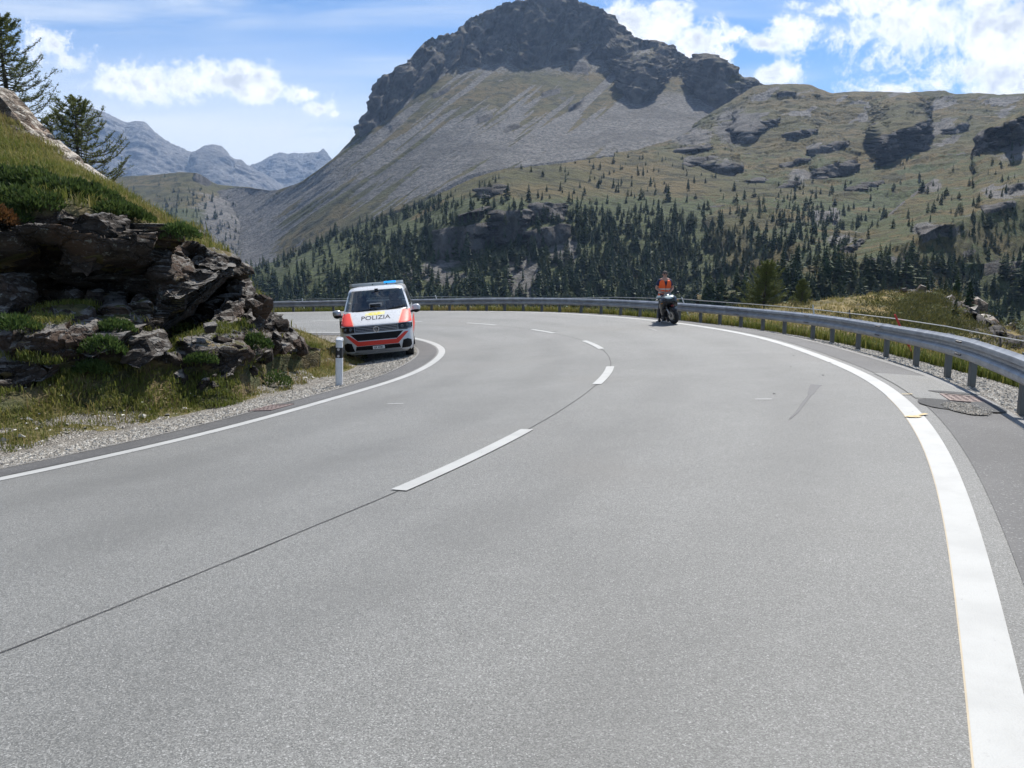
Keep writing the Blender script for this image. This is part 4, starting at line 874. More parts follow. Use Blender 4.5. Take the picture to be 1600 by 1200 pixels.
tin = np.clip(.36 + .6*fbm(P, .5, 4, seed=6) + RNG.normal(size=len(P))*.14, 0, 1); VG.append(blades(P, .04+.09*RNG.random(len(P)), tin, .9, .007))
# rim tufts seen against the far slope
P = k9(on_face(420, lambda U, V, T, nz, rk: ((T > 4.7) & (T < 5.05)).astype(float)), 12, .06); VG.append(blades(P, .10+.22*RNG.random(len(P)), np.clip(.62+RNG.normal(size=len(P))*.2, 0, 1), .7, .007))
grass_obj('grass', VG, 'rough verge grass and turf on the inside of the bend')
# outer verge along the guardrail
n_ = 75000; s = RNG.uniform(2, 62, n_); s = s[RNG.random(n_) < np.interp(s, [2, 20, 40, 62], [.9, 1, .7, .35])]; n_ = len(s); o = lane(s)[1] + np.interp(s, [0, 12, 20, 30, 60], [2.15, 2.35, 1.9, 1.45, 1.3]) + np.abs(RNG.normal(size=n_))*.75 + fbm(np.stack([s*1.5, s*0, s*0], 1), 1, 3)*.35
P = road(s, o); tin = np.clip(.38 + .7*fbm(P, .3, 4, seed=8) + RNG.normal(size=n_)*.17 + .1*(s > 22), 0, 1)
h = (.08+.2*RNG.random(n_))*np.interp(s, [5, 16, 30], [.7, 1.1, 1.3]); h = h + .25*(RNG.random(n_) < .06)
grass_obj('grass', [blades(P, h, tin, .6, .009)], 'green and straw coloured grass behind the guardrail')

stone_v = np.array([(1, 0, 0), (-1, 0, 0), (0, 1, 0), (0, -1, 0), (0, 0, 1), (0, 0, -1)], float); stone_f = np.array([(0, 2, 4), (2, 1, 4), (1, 3, 4), (3, 0, 4), (2, 0, 5), (1, 2, 5), (3, 1, 5), (0, 3, 5)])
def stones(P, r, name, label):
    n = len(P); J = stone_v[None]*(1+RNG.normal(size=(n, 6, 1))*.25) + RNG.normal(size=(n, 6, 3))*.22; a = RNG.random(n)*6.283; c, s = np.cos(a), np.sin(a)
    J = J*(r[:, None, None]*np.array([1, .8, .55])); J = np.stack([J[..., 0]*c[:, None]-J[..., 1]*s[:, None], J[..., 0]*s[:, None]+J[..., 1]*c[:, None], J[..., 2]], -1) + P[:, None]
    F = (np.arange(n)[:, None, None]*6 + stone_f[None]).reshape(-1, 3); me = npmesh(name, J.reshape(-1, 3), F, False); vattr(me, 'tint', np.repeat(RNG.random(n), 6)); me.materials.append(M_STONE); return tag(link(name, me), label, kind='stuff')
M_STONE = mat('gravel_stone', (.4, .4, .38), .8, spec=.3, fn=lambda t, b: t.set(b.inputs['Base Color'], t.mix(attr(t, 'tint'), (.19, .175, .15), (.50, .475, .42))))
n_ = 15000; s = RNG.uniform(-1, 26, n_); dd = .70 + np.abs(RNG.beta(1.2, 1.6, n_))*1.75; wi, wo = lane(s); P = road(s, -wi-dd); stones(P, .012+.018*RNG.random(n_)**2, 'gravel', 'pale loose gravel beside the inner edge line')
n_ = 10000; s = 2 + 20*RNG.random(n_)**1.4; dd = 1.16+RNG.beta(1.3, 1.8, n_)*1.5; wi, wo = lane(s); P = road(s, wo+dd); stones(P, .012+.02*RNG.random(n_)**2, 'gravel', 'pale loose gravel under the guardrail')
n_ = 900; xy = np.stack([RNG.uniform(-9, -2, n_), RNG.uniform(8, 17, n_)], 1); d, z = off_road(xy); m_ = (d > 2.2) & (d < 4.6) & (fbm(np.column_stack([xy, 0*d+9]), .8, 3) > -.05); xy = xy[m_]; stones(np.column_stack([xy, ground_z(xy[:, 0], xy[:, 1])+.01]), .02+.07*RNG.random(m_.sum())**2.5, 'stones', 'pale stones lying in the verge grass below the rock')
# white flower heads dotted through the verge
xy = clumped(500, -12, -1, 7, 18, 5, .2); d, z = off_road(xy); xy = xy[(d > 2.3) & (d < 4.6)]; P = np.column_stack([xy, ground_z(xy[:, 0], xy[:, 1])+.08+.1*RNG.random(len(xy))])
k = len(P); a = np.linspace(0, 6.283, 7)[:6]; ring = np.stack([np.cos(a), np.sin(a), 0*a], 1)*.020; V = (P[:, None] + ring[None]*(.6+.6*RNG.random((k, 1, 1))) + RNG.normal(size=(k, 6, 3))*.003).reshape(-1, 3); F = (np.arange(k)[:, None, None]*6 + np.array([(0, 1, 2), (0, 2, 3), (0, 3, 4), (0, 4, 5)])[None]).reshape(-1, 3)
M_PETAL = mat('petal', (.72, .70, .62), .7); tag(link('flowers', npmesh('flowers', V, F, False), M_PETAL), 'small white yarrow heads in the roadside grass', kind='stuff')

# ---------------------------------------------------------------- near larches, juniper, knoll
M_TWIG = mat('twig_bark', (.085, .075, .068), .9, spec=.15)
M_NEEDLE = blade_mat('larch_tufts', [(0, (.06, .08, .024)), (.5, (.14, .165, .05)), (1, (.24, .255, .09))])
def larch(name, u, v, D, h, label, seed, lean=0., spread=.42, dens=1., full=0.):
    r_ = np.random.default_rng(seed); base = at(u, v, D); root = empty(name, base); tag(root, label, 'tree')
    tr = MB(); top = np.array([lean*h, 0, h]); cpt = lambda f: np.array([lean*h*f**1.4 + .03*h*math.sin(f*5+seed)*f*(1-f), .02*h*math.sin(f*7)*(1-f), h*f])
    tr.tube([tuple(cpt(f)-np.array([0, 0, .3*(f == 0)])) for f in np.linspace(0, 1, 14)], [max(.008, .028*h*(1-f)**.9) for f in np.linspace(0, 1, 14)], 7)
    tr.build('trunk', M_BARK, root)
    bm_ = MB(); NV = []; NT_ = []
    def tufts(p, q, size, k):
        for j in range(k):
            c = p + (q-p)*r_.random() + r_.normal(size=3)*.012*h**.5
            for _ in range(5):
                d = r_.normal(size=3); d[2] = abs(d[2])*.8+.15; d /= np.linalg.norm(d); s = np.cross(d, r_.normal(size=3)); s /= np.linalg.norm(s)+1e-6
                NV.append((c - s*size*.16, c + s*size*.16, c + d*size)); NT_.append(np.clip(.45+.28*r_.normal(), 0, 1))
    nb = int(70*dens)
    for k in range(nb):
        f = .05 + .92*(k/nb)**.9; a = k*2.4 + r_.normal()*.35; L = h*spread*(1-f)**.7*(.45+.7*r_.random()) + .03*h
        d = np.array([math.cos(a), math.sin(a)*.9, 0]); p = cpt(f); pts = [p]; rise = .05+.25*f
        for t in (.25, .5, .75, 1.):
            pts.append(p + d*L*t + np.array([0, 0, L*(-.16*math.sin(t*2.6) + rise*t + (.34*t**3))]) + r_.normal(size=3)*.02*L)
        bm_.tube(pts, [.010*h**.6*(1-.8*t)*(1-.5*f)+.003 for t in (0, .25, .5, .75, 1)], 4, False)
        for i in range(4): tufts(np.array(pts[i]), np.array(pts[i+1]), (.05+.02*r_.random())*max(1, h/3.6), int((3+6*i*.6)*(.42+full)))
        for j in range(int(5+3*full+L*3)):
            t = .2+.75*r_.random(); i = min(3, int(t*4)); q = np.array(pts[i]) + (np.array(pts[i+1])-np.array(pts[i]))*(t*4-i); sd = np.array([-d[1], d[0], 0])*(1 if r_.random() < .5 else -1)
            e = q + (d*.55 + sd*.8)*L*(.16+.24*r_.random())*(1.15-t*.6) + np.array([0, 0, L*(.03+.14*r_.random())]); bm_.tube([q, (q+e)/2 + np.array([0, 0, -.02*L]), e], [.006, .004, .003], 3, False)
            tufts(q, e, .05*max(1, h/4.2), int((5+4*r_.random())*(.5+full)))
    bm_.build('branches', M_TWIG, root)
    V = np.array(NV).reshape(-1, 3); me = npmesh('needles', V, np.arange(len(V)).reshape(-1, 3), False); vattr(me, 'tint', np.repeat(NT_, 3)); me.materials.append(M_NEEDLE); link('needles', me, None, root); return root
larch('larch_tree', 14, 205, 26.5, 3.85, 'tall sparse larch on the rock skyline at the left edge of the picture', 1, .02, .56, 1.4, .6)
larch('larch_tree', 126, 296, 24.6, 2.85, 'lower bushy larch on the rock skyline in front of the far blue peak', 2, .02, .68, 1.2, .5)
larch('larch_tree', 78, 262, 25.4, 1.7, 'small bent larch between the two bigger ones on the rock skyline', 3, .12, .55, .6)
larch('larch_tree', 1192, 505, 62, 5.0, 'broad light green larch just behind the guardrail, right of the motorcycle', 4, .02, .56, 1.5, 1.6)
larch('larch_tree', 1252, 484, 62, 2.5, 'small light green larch behind the guardrail where the brown knoll begins', 5, 0, .42, 1.1, .8)

def shrub(name, centres, label, m, n, leaf, cat='shrub', tall=.5, base=None):
    """low bush: many upright sprigs over a lumpy dome; centres = (point, rx, ry, rz)"""
    V = []; T_ = []
    wts = np.array([c[1]*c[2] for c in centres]); wts = wts/wts.sum()
    for (p, rx, ry, rz), wt in zip(centres, wts):
        k = int(n*wt); a = RNG.random(k)*6.283; rr = np.sqrt(RNG.random(k)); up = np.sqrt(np.maximum(0, 1-rr**2))*(.45+.55*RNG.random(k)); x = np.stack([rr*np.cos(a)*rx, rr*np.sin(a)*ry, up*rz], 1)
        x = x + (fbm(x+p, 1.1/max(.3, rz), 3)*rz*.5)[:, None]*np.array([.2, .2, 1.])
        nrm = np.stack([np.cos(a)*rr, np.sin(a)*rr, .5+up*.8], 1); d = nrm + RNG.normal(size=(k, 3))*.5; d[:, 2] = np.abs(d[:, 2])+tall; d /= np.linalg.norm(d, axis=1)[:, None]
        s = np.cross(d, RNG.normal(size=(k, 3))); s /= np.linalg.norm(s, axis=1)[:, None]+1e-9; L = (leaf*(.6+.8*RNG.random(k)))[:, None]; P = p + x
        V.append(np.stack([P-s*L*.28, P+s*L*.28, P+d*L], 1).reshape(-1, 3)); T_.append(np.repeat(np.clip(.45+.5*fbm(P, 1.5/max(.3, rz), 3)+RNG.normal(size=k)*.16, 0, 1), 3))
    V = np.concatenate(V); c0 = np.asarray(base if base is not None else centres[0][0]); me = npmesh('foliage', V-c0, np.arange(len(V)).reshape(-1, 3), False); vattr(me, 'tint', np.concatenate(T_)); me.materials.append(m)
    o = link(name, me); o.location = c0; tag(o, label, cat); return o
M_JUN = blade_mat('juniper_sprigs', [(0, (.022, .036, .012)), (.45, (.055, .085, .022)), (1, (.11, .145, .04))])
M_HERB = blade_mat('herb_leaves', [(0, (.03, .055, .015)), (.5, (.065, .105, .028)), (1, (.12, .15, .045))])
def facept(u, v):
    G, U, V, T, rk = FIELD_O; q = pix(G); m = (T > .5) & (T < 5.02); dd = np.where(m, (q[..., 0]-u)**2+(q[..., 1]-v)**2, 1e9); m2 = dd < 60
    if m2.any(): i = np.where(m2, q[..., 2], 1e9).argmin()
    else: i = dd.argmin()
    return G.reshape(-1, 3)[i]
jc = [(facept(u, v)+np.array([0, .1, -.1]), rx, .5, rz) for u, v, rx, rz in [(-60,300,.8,.5),(-10,300,.7,.5),(20,290,.7,.5),(55,292,.7,.48),(90,296,.65,.42),(125,304,.6,.38),(155,312,.5,.32),(180,322,.45,.25),(10,318,.7,.45),(50,318,.6,.35),(0,335,.5,.3),(205,334,.4,.2)]]
shrub('juniper_bush', jc, 'dark green creeping juniper spread over the top of the rock face', M_JUN, 26000, .075, tall=.6)
for (u, v, r, h, lab) in [(286,372,.36,.3,'small green bush on the edge of the rock where its slope steepens'),(160,555,.38,.28,'dark green herb patch between the low ledges at the foot of the rock'),(150,572,.3,.2,'leafy herb clump in the stones below the flat bright slab'),(405,535,.3,.3,'green plant growing among the jagged rocks at the end of the outcrop'),(176,514,.32,.18,'bright green grass clump on top of the flat ledge slab'),(12,512,.45,.22,'yellow green herb clump on the ledge at the left edge of the picture'),(320,566,.28,.16,'low herb patch beside the dark spiky boulder')]:
    p = facept(u, v+6); shrub('herb_clump', [(p, r, r*.7, h)], lab, M_HERB, 1500, .06, 'plant', .7)
M_RUST = blade_mat('rusty_leaves', [(0, (.07, .035, .012)), (.5, (.15, .07, .025)), (1, (.24, .12, .05))])
shrub('rust_bush', [(facept(4, 342)+np.array([0, -.15, -.1]), .35, .3, .38)], 'rust brown withered bush below the juniper at the left edge', M_RUST, 1600, .06, 'shrub', .4)
# wiry weed, not a bush, by the delineator
g_ = at(433, 588, 15.2); tufts_p = p = np.array([g_[0], g_[1], float(ground_z(np.array([g_[0]]), np.array([g_[1]]))[0])]); shrub('wiry_weed', [(p, .3, .25, .34)], 'wiry grey green weed in the grass left of the roadside marker post', M_HERB, 700, .05, 'plant', .8)
p = np.array([at(548, 562, 18.5)[0], at(548, 562, 18.5)[1], 0]); p[2] = float(ground_z(p[None, 0], p[None, 1])[0])

# knoll beyond the guardrail on the right
k_base = [(960,560,33),(1080,545,31),(1200,560,27),(1400,620,20),(1600,760,13),(1900,1000,9)]
k_dip = [(960,505,44),(1080,498,42),(1200,506,40),(1300,516,37),(1400,531,33),(1500,549,29),(1600,578,25),(1900,660,20)]
k_crest = [(960,505,60),(1100,486,62),(1140,480,62),(1180,477,62),(1225,473,62),(1265,470,63),(1319,464,66),(1366,459,70),(1397,453,74),(1431,450,77),(1466,455,76),(1490,464,72),(1515,480,66),(1540,497,60),(1565,508,55),(1600,524,50),(1900,590,42)]
k_back = [(u, v+75, D+45) for u, v, D in k_crest]
G, U, V, T, W = relief([k_base, k_dip, k_crest, k_back], 960, 1900, 420, [30, 110, 20], (.09, 2.), crest=2, cliffs=[(1540,520,486,30,.5,.8),(1500,480,466,18,.5,.7),(1590,545,526,26,.3,.7)])
n = normals(G); crag = cells(G, .45); rky = np.clip(G5(U, V, 1545, 502, 52, 34)*ss(fbm(G, .22, 4), -.25, .05) + W + G5(U, V, 1430, 453, 40, 5) + G5(U, V, 1490, 470, 18, 14) + G5(U, V, 1600, 545, 60, 24)*ss(fbm(G, .3, 3), -.05, .1), 0, 1)
G = G + n*np.array([1, 1, .6])*((fbm(G, .16, 5)*.9 + rky*((crag[2]-.5)*1.4+(crag[1]-.3)*.9))*(1-.85*np.clip(1-np.abs(T-2)/.12, 0, 1)))[..., None]
nz = fbm(G, .16, 4); bush = np.clip(G5(U, V, 1460, 492, 72, 40)*1.1 + .6*ss(nz, .1, .25)*(V < 500), 0, 1)*(1-ss(T, .95, 1.0)*0)*np.where(T < 1, .1, 1)
KN = terrain_mat('knoll_slope', 1.6, (C_ROCK, (.30, .29, .27), (.12, .105, .042), (.27, .20, .085), (.045, .055, .018)), .35)
terrain('hill', G, np.stack([rky*.85, rky*.55*ss(nz, -.1, .2), bush*(1-rky)], -1), KN); FIELD_K = (G, U, V, T, rky)
# dry grass and dwarf shrub over it
def on_knoll(n, w):
    G, U, V, T, rk = FIELD_K; nr, nc = U.shape; a = (np.abs((U[:-1, 1:]-U[:-1, :-1])*(V[1:, :-1]-V[:-1, :-1]))*w(U, V, T, rk)[:-1, :-1]).ravel(); i = RNG.choice(len(a), n, p=a/a.sum()); r = i//(nc-1); c = i % (nc-1); fr, fc = RNG.random((2, n))
    return G[r, c]*((1-fr)*(1-fc))[:, None]+G[r+1, c]*(fr*(1-fc))[:, None]+G[r, c+1]*((1-fr)*fc)[:, None]+G[r+1, c+1]*(fr*fc)[:, None]
P = k9(on_knoll(4600, lambda U, V, T, rk: ((T > .5) & (T < 2.02))*(1-rk)*(1-.85*np.clip(G5(U, V, 1460, 492, 72, 40), 0, 1))), 9, .16)
grass_obj('grass', [blades(P, .14+.26*RNG.random(len(P)), np.clip(.74+.4*fbm(P, .12, 4, seed=4)+RNG.normal(size=len(P))*.12, 0, .9), .7, .022)], 'dry straw coloured grass on the knoll behind the guardrail')
cs = on_knoll(150, lambda U, V, T, rk: np.clip(G5(U, V, 1460, 492, 72, 40) + .15*((T > 1.2) & (T < 2)), 0, 1)*(1-.7*rk)*(T > .9)*(T < 2.02))
M_HEATH = blade_mat('heath_sprigs', [(0, (.036, .040, .015)), (.45, (.088, .088, .030)), (1, (.17, .14, .055))])
shrub('dwarf_shrubs', [(p-np.array([0, 0, .15]), .9+.8*RNG.random(), .8+.5*RNG.random(), .45+.4*RNG.random()) for p in cs], 'olive green dwarf shrub mat covering the middle of the knoll', M_HEATH, 24000, .15, 'shrubs', .5); bpy.data.objects['dwarf_shrubs']['kind'] = 'stuff'
del bpy.data.objects['dwarf_shrubs']['category']
for (u, v, D, h, lab) in [(1512,502,66,3.4,'dark young spruce standing at the broken right end of the knoll'),(1491,508,58,2.0,'short dark spruce bush below the young spruce on the knoll'),(1448,456,90,1.7,'small dark spruce top showing behind the knoll crest'),(1476,462,92,1.9,'pointed young spruce just behind the pale rock rim of the knoll'),(1494,462,95,3.0,'dark spruce behind the knoll where its crest drops')]:
    o = empty('young_spruce', at(u, v, D)); o.scale = (h*1.25, h*1.25, h); o.rotation_euler = (0, 0, RNG.random()*6); tag(o, lab, 'conifer'); link('crown', CROWN_ME[RNG.integers(0, 5)], None, o); link('trunk', TRUNKS, None, o)
BOUL = []
for (u, v, D, sz) in [(1520,492,63,1.6),(1534,500,60,1.3),(1548,508,57,1.5),(1530,478,66,1.4),(1508,474,68,1.2),(1556,520,54,1.2),(1572,530,50,1.3),(1500,512,58,1.1),(1512,520,56,1.0),(1590,545,44,1.1),(1486,470,71,1.3),(1440,452,75,1.2),(1410,455,73,1.0),(1580,510,53,1.0)]:
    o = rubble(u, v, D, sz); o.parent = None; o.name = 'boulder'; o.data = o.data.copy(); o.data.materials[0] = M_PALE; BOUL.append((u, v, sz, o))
ORD = ['leftmost', 'second', 'third', 'fourth', 'fifth', 'sixth', 'seventh', 'eighth', 'ninth', 'tenth', 'eleventh', 'twelfth', 'thirteenth', 'rightmost']
for k_, (u, v, sz, o) in enumerate(sorted(BOUL, key=lambda b: b[0])): tag(o, f'{"big" if sz > 1.25 else "smaller"} pale boulder on the knoll, {ORD[k_]} counted from the left', 'boulder', 'boulders on the knoll')

# ---------------------------------------------------------------- police van
M_VW = mat('van_white_paint', (.60, .61, .62), .28, fn=lambda t, b: (grime(5, .18, (.35, .33, .3))(t, b), t.set(b.inputs['Coat Weight'], .5)))
M_VR = mat('van_red_film', (.70, .040, .022), .55, fn=grime(5, .12, (.4, .1, .06)))
M_VO = mat('van_pale_film', (.80, .42, .30), .4)
M_VY = mat('van_yellow_film', (.70, .64, .22), .4, fn=lambda t, b: t.set(b.inputs['Base Color'], t.mix(t.ramp(t.noise(opos(t), 11, 3), .42, .62), (.68, .60, .10), (.66, .65, .50))))
M_BLK = mat('black_plastic', (.008, .008, .009), .6, fn=grime(8, .12, (.04, .037, .034)), spec=.2)
M_GLOSS = mat('black_gloss', (.008, .008, .010), .08)
M_SILV = mat('silver_trim', (.42, .43, .44), .32, .6)
M_CHR = mat('chrome', (.62, .63, .65), .14, 1.)
M_GREY = mat('grey_plastic', (.30, .30, .31), .5)
M_TYRE = mat('tyre_rubber', (.018, .018, .018), .85, fn=grime(9, .5, (.07, .065, .06)))
M_RIM = mat('alloy_rim', (.35, .36, .37), .35, .8)
M_LENS = mat('lamp_lens', (.12, .13, .14), .08, .3)
M_SEAT = mat('seat_cloth', (.03, .032, .036), .9); M_DASH = mat('dashboard', (.17, .18, .175), .7)
M_PLATE = mat('plate_white', (.72, .72, .70), .5); M_INK = mat('black_ink', (.02, .02, .022), .6)
M_BLUE = mat('blue_beacon', (.02, .22, .75), .15, Emission_Color=(.03, .42, 1., 1), Emission_Strength=.55)
M_REDL = mat('red_lens', (.4, .01, .01), .15)
def glass(name, tint, refl=.9):
    m = bpy.data.materials.new(name); m.use_nodes = True; t = NT(m.node_tree); t.n.clear()
    tr = t.new('ShaderNodeBsdfTransparent', i={0: (*tint, 1)}); gl = t.new('ShaderNodeBsdfGlossy', i={0: (refl, refl, refl, 1), 1: .02})
    fr = t.new('ShaderNodeFresnel', i={0: 1.5}); mx = t.new('ShaderNodeMixShader', i={0: t.math('ADD', t.math('MULTIPLY', fr.outputs[0], .9), .07)}); t.l.new(tr.outputs[0], mx.inputs[1]); t.l.new(gl.outputs[0], mx.inputs[2])
    t.l.new(mx.outputs[0], t.new('ShaderNodeOutputMaterial').inputs[0]); return m
M_GLASS = glass('windscreen_glass', (.62, .68, .68)); M_GLASS_D = glass('dark_glass', (.45, .5, .5))
VZ = [.20,.26,.35,.45,.55,.66,.76,.86,.93,.97,1.00,1.04,1.10,1.18,1.25,1.30,1.315,1.40,1.55,1.70,1.83,1.87,1.92,1.955,1.975,1.985,1.99]
VYC = [.14,.05,.01,-.01,-.015,0,.01,.03,.05,.07,.10,.17,.29,.46,.63,.78,.83,.93,1.10,1.27,1.41,1.46,1.56,1.68,1.82,1.98,2.2]
VW_ = [.86,.905,.93,.94,.945,.95,.952,.952,.952,.951,.950,.949,.946,.938,.928,.918,.915,.895,.86,.82,.785,.77,.735,.67,.57,.40,.02]
def vW(z): return np.interp(z, VZ, VW_)
def vF(x, z):
    t = np.minimum(np.abs(x)/np.maximum(vW(z), .02), 1.); k = np.interp(z, [.2, 1.0, 1.3, 1.95], [1., 1., .9, .8]); return np.interp(z, VZ, VYC) + k*(.07*t**2 + .10*t**6 + .20*t**14)
van = empty('police_van')
tag(van, 'white and red police van parked on the gravel, blue light on', 'police van')
def in_poly(x, z, poly):
    c = np.zeros(np.shape(x), bool); n = len(poly)
    for i in range(n):
        (x1, z1), (x2, z2) = poly[i], poly[(i+1) % n]; hit = ((z1 > z) != (z2 > z)) & (x < (x2-x1)*(z-z1)/((z2-z1) or 1e-9)+x1); c ^= hit
    return c
WS = [(-.865,1.325),(.865,1.325),(.74,1.845),(.66,1.862),(-.66,1.862),(-.74,1.845)]
zs_ = np.unique(np.concatenate([np.linspace(.2, 1.99, 90), VZ])); ts = np.linspace(-1, 1, 61)
tt = np.sign(ts)*np.abs(ts)**.8
X = vW(zs_)[:, None]*tt; Z = zs_[:, None]+0*X; Gf = np.stack([X, vF(X, Z), Z], -1); f = grid_faces(*X.shape); cx = X.ravel()[f].mean(1); cz = Z.ravel()[f].mean(1)
f = f[~in_poly(cx, cz, WS)]; Vb = [Gf.reshape(-1, 3)]; Fb = [f]; nb = X.size
WIN = [(1.62,2.62),(2.72,3.72),(3.82,4.62)]
for sd in (-1, 1):
    ysz = np.linspace(0, 1, 70); y0 = vF(vW(zs_), zs_); Y = y0[:, None] + (4.86-y0)[:, None]*ysz; Xs = sd*vW(zs_)[:, None]+0*Y; Zs = zs_[:, None]+0*Y
    f = grid_faces(*Y.shape); cy = Y.ravel()[f].mean(1); cz = Zs.ravel()[f].mean(1)
    hole = ((cy-.93)**2+(cz-.33)**2 < .39**2) | ((cy-3.93)**2+(cz-.33)**2 < .39**2)
    for a, b_ in WIN: hole |= (cy > a) & (cy < b_) & (cz > 1.33) & (cz < 1.80)
    Vb.append(np.stack([Xs, Y, Zs], -1).reshape(-1, 3)); Fb.append(f[~hole]+nb); nb += Y.size
Xr = vW(zs_)[:, None]*np.linspace(-1, 1, 12); Vb.append(np.stack([Xr, 4.86+0*Xr, zs_[:, None]+0*Xr], -1).reshape(-1, 3)); f = grid_faces(*Xr.shape); cxr = Xr.ravel()[f].mean(1); czr = (zs_[:, None]+0*Xr).ravel()[f].mean(1)
Fb.append(f[~((np.abs(cxr) < .68) & (czr > 1.33) & (czr < 1.8))]+nb)
me = npmesh('body', np.concatenate(Vb), np.concatenate(Fb), True); body = link('body', me, [M_VW], van)
def patch(name, poly, m, proud=.005, parent=None, cuts=3, mirror=False):
    out = []
    for sg in ((1, -1) if mirror else (1,)):
        bm = bmesh.new(); vs = [bm.verts.new((sg*x, 0, z)) for x, z in poly]; bm.faces.new(vs); bmesh.ops.triangulate(bm, faces=bm.faces)
        for _ in range(cuts): bmesh.ops.subdivide_edges(bm, edges=[e for e in bm.edges if e.calc_length() > .035], cuts=1); bmesh.ops.triangulate(bm, faces=bm.faces)
        for v in bm.verts: v.co.y = float(vF(v.co.x, v.co.z)) - proud
        bmesh.ops.recalc_face_normals(bm, faces=bm.faces)
        if bm.faces and sum(f.normal.y for f in bm.faces) > 0: bmesh.ops.reverse_faces(bm, faces=bm.faces)
        me = bpy.data.meshes.new(name); bm.to_mesh(me); bm.free()
        for p in me.polygons: p.use_smooth = True
        out.append(link(name, me, m, parent or van))
    return out
patch('windscreen', WS, M_GLASS, -.006, cuts=4)
patch('windscreen_seal', [(-.88,1.312),(.88,1.312),(.865,1.332),(-.865,1.332)], M_BLK, .004)
patch('hood_stripe', [(.575,.975),(.60,.975),(.725,1.295),(.70,1.295)], M_VO, .004, mirror=True)
patch('hood_panel', [(.60,.975),(.948,.985),(.935,1.10),(.918,1.295),(.725,1.295)], M_VR, .012, mirror=True, cuts=4)
patch('crest', [(-.30,1.205),(.22,1.205),(.24,1.285),(-.28,1.275)], M_VY, .004)
grille = patch('grille', [(-.56,.80),(.56,.80),(.57,.965),(-.57,.965)], M_GLOSS, .006)[0]
for zb in (.825,.865,.905,.945):
    mb = MB(); mb.tube([(x, float(vF(x, zb))-.014, zb) for x in np.linspace(-.55, .55, 13)], .0075, 6); mb.build('slat', M_SILV, grille)
patch('lower_grille', [(-.52,.585),(.52,.585),(.70,.765),(-.70,.765)], M_BLK, .007)
patch('bumper_stripe', [(-.54,.445),(.54,.445),(.84,.735),(.74,.735),(.50,.565),(-.50,.565),(-.74,.735),(-.84,.735)], M_VR, .006, cuts=4)
patch('bumper_insert', [(-.60,.325),(.60,.325),(.57,.435),(-.57,.435)], M_BLK, .006)
patch('fog_lamp_bezel', [(.62,.30),(.84,.30),(.90,.36),(.895,.50),(.80,.545),(.68,.52)], M_BLK, .007, mirror=True)
patch('skid_trim', [(-.66,.245),(.66,.245),(.58,.322),(-.58,.322)], M_GREY, .008)
for hl in patch('headlight', [(.575,.80),(.80,.79),(.945,.83),(.950,.945),(.80,.97),(.58,.962)], M_GLOSS, .008, mirror=True):
    sg = 1 if hl.data.vertices[0].co.x > 0 else -1
    for (hx, hz, hr) in ((.68,.885,.045),(.81,.89,.04)):
        mb = MB(); mb.lathe([(0, .0), (-.012, hr*.7), (0, hr)], 'y', 16, (sg*hx, float(vF(hx, hz))-.012, hz)); mb.build('lamp', M_LENS, hl)
    mb = MB(); mb.tube([(sg*x, float(vF(x, .815))-.014, .812) for x in np.linspace(.58, .93, 8)], .008, 6); mb.build('running_light', M_LENS, hl)
# round badge with V over W
em = empty('emblem'); em.parent = van; ez, ey = .862, float(vF(0, .862))-.025
mb = MB(); mb.lathe([(0, .075), (-.008, .075), (-.008, .066), (0, .066)], 'y', 28, (0, ey, ez), True); mb.build('ring', M_CHR, em)
mb = MB(); mb.lathe([(0.004, 0), (.004, .068)], 'y', 28, (0, ey, ez)); mb.build('disc', M_GLOSS, em)
for pts in ([(-.030,.062),(0,.004),(.030,.062)], [(-.063,.022),(-.032,-.058),(0,.0),(.032,-.058),(.063,.022)]):
    mb = MB()
    for (a, b_) in zip(pts[:-1], pts[1:]): mb.tube([(a[0], ey-.004, ez+a[1]), (b_[0], ey-.004, ez+b_[1])], .006, 6)
    mb.build('letter', M_CHR, em)
def text_mesh(s, size, sx=1.0, bold=.0):
    cu = bpy.data.curves.new('txt', 'FONT'); cu.body = s; cu.size = size; cu.align_x = 'CENTER'; cu.align_y = 'CENTER'; cu.offset = bold; cu.resolution_u = 3
    ob = bpy.data.objects.new('txt', cu); COL.objects.link(ob); dg = bpy.context.evaluated_depsgraph_get(); me = bpy.data.meshes.new_from_object(ob.evaluated_get(dg)); bpy.data.objects.remove(ob); bpy.data.curves.remove(cu)
    bm = bmesh.new(); bm.from_mesh(me); bmesh.ops.triangulate(bm, faces=bm.faces); bmesh.ops.subdivide_edges(bm, edges=bm.edges, cuts=1); bm.to_mesh(me); bm.free()
    for v in me.vertices: v.co.x *= sx
    return me
me = text_mesh('POLIZIA', .135, 1.0, .002); xsd = [v.co.x for v in me.vertices]; fx = .78/(max(xsd)-min(xsd))
for v in me.vertices:
    x, z = v.co.x*fx - .01, 1.145 + v.co.y*.98; v.co = (x, float(vF(x, z))-.007, z)
link('lettering', me, M_INK, van)
pl = MB(); pl.box((.02, -.035, .378), (.31, .012, .083), bev=.004); plate = pl.build('number_plate', M_PLATE, van)
me = text_mesh('GR 43081', .075, .82, .0016)
for v in me.vertices: v.co = (.02 + v.co.x, -.0425, .378 + v.co.y)
link('plate_lettering', me, M_INK, plate)
mb = MB(); mb.box((.02, -.026, .378), (.44, .014, .105), bev=.004); mb.build('plate_holder', M_BLK, van)
# wipers
for (a, b_) in (((-.55,1.325),(.02,1.375)), ((.30,1.325),(.80,1.40))):
    mb = MB(); mb.tube([(a[0]+(b_[0]-a[0])*t, float(vF(a[0]+(b_[0]-a[0])*t, a[1]+(b_[1]-a[1])*t))-.02, a[1]+(b_[1]-a[1])*t) for t in np.linspace(0, 1, 6)], .010, 5); mb.build('wiper', M_BLK, van)
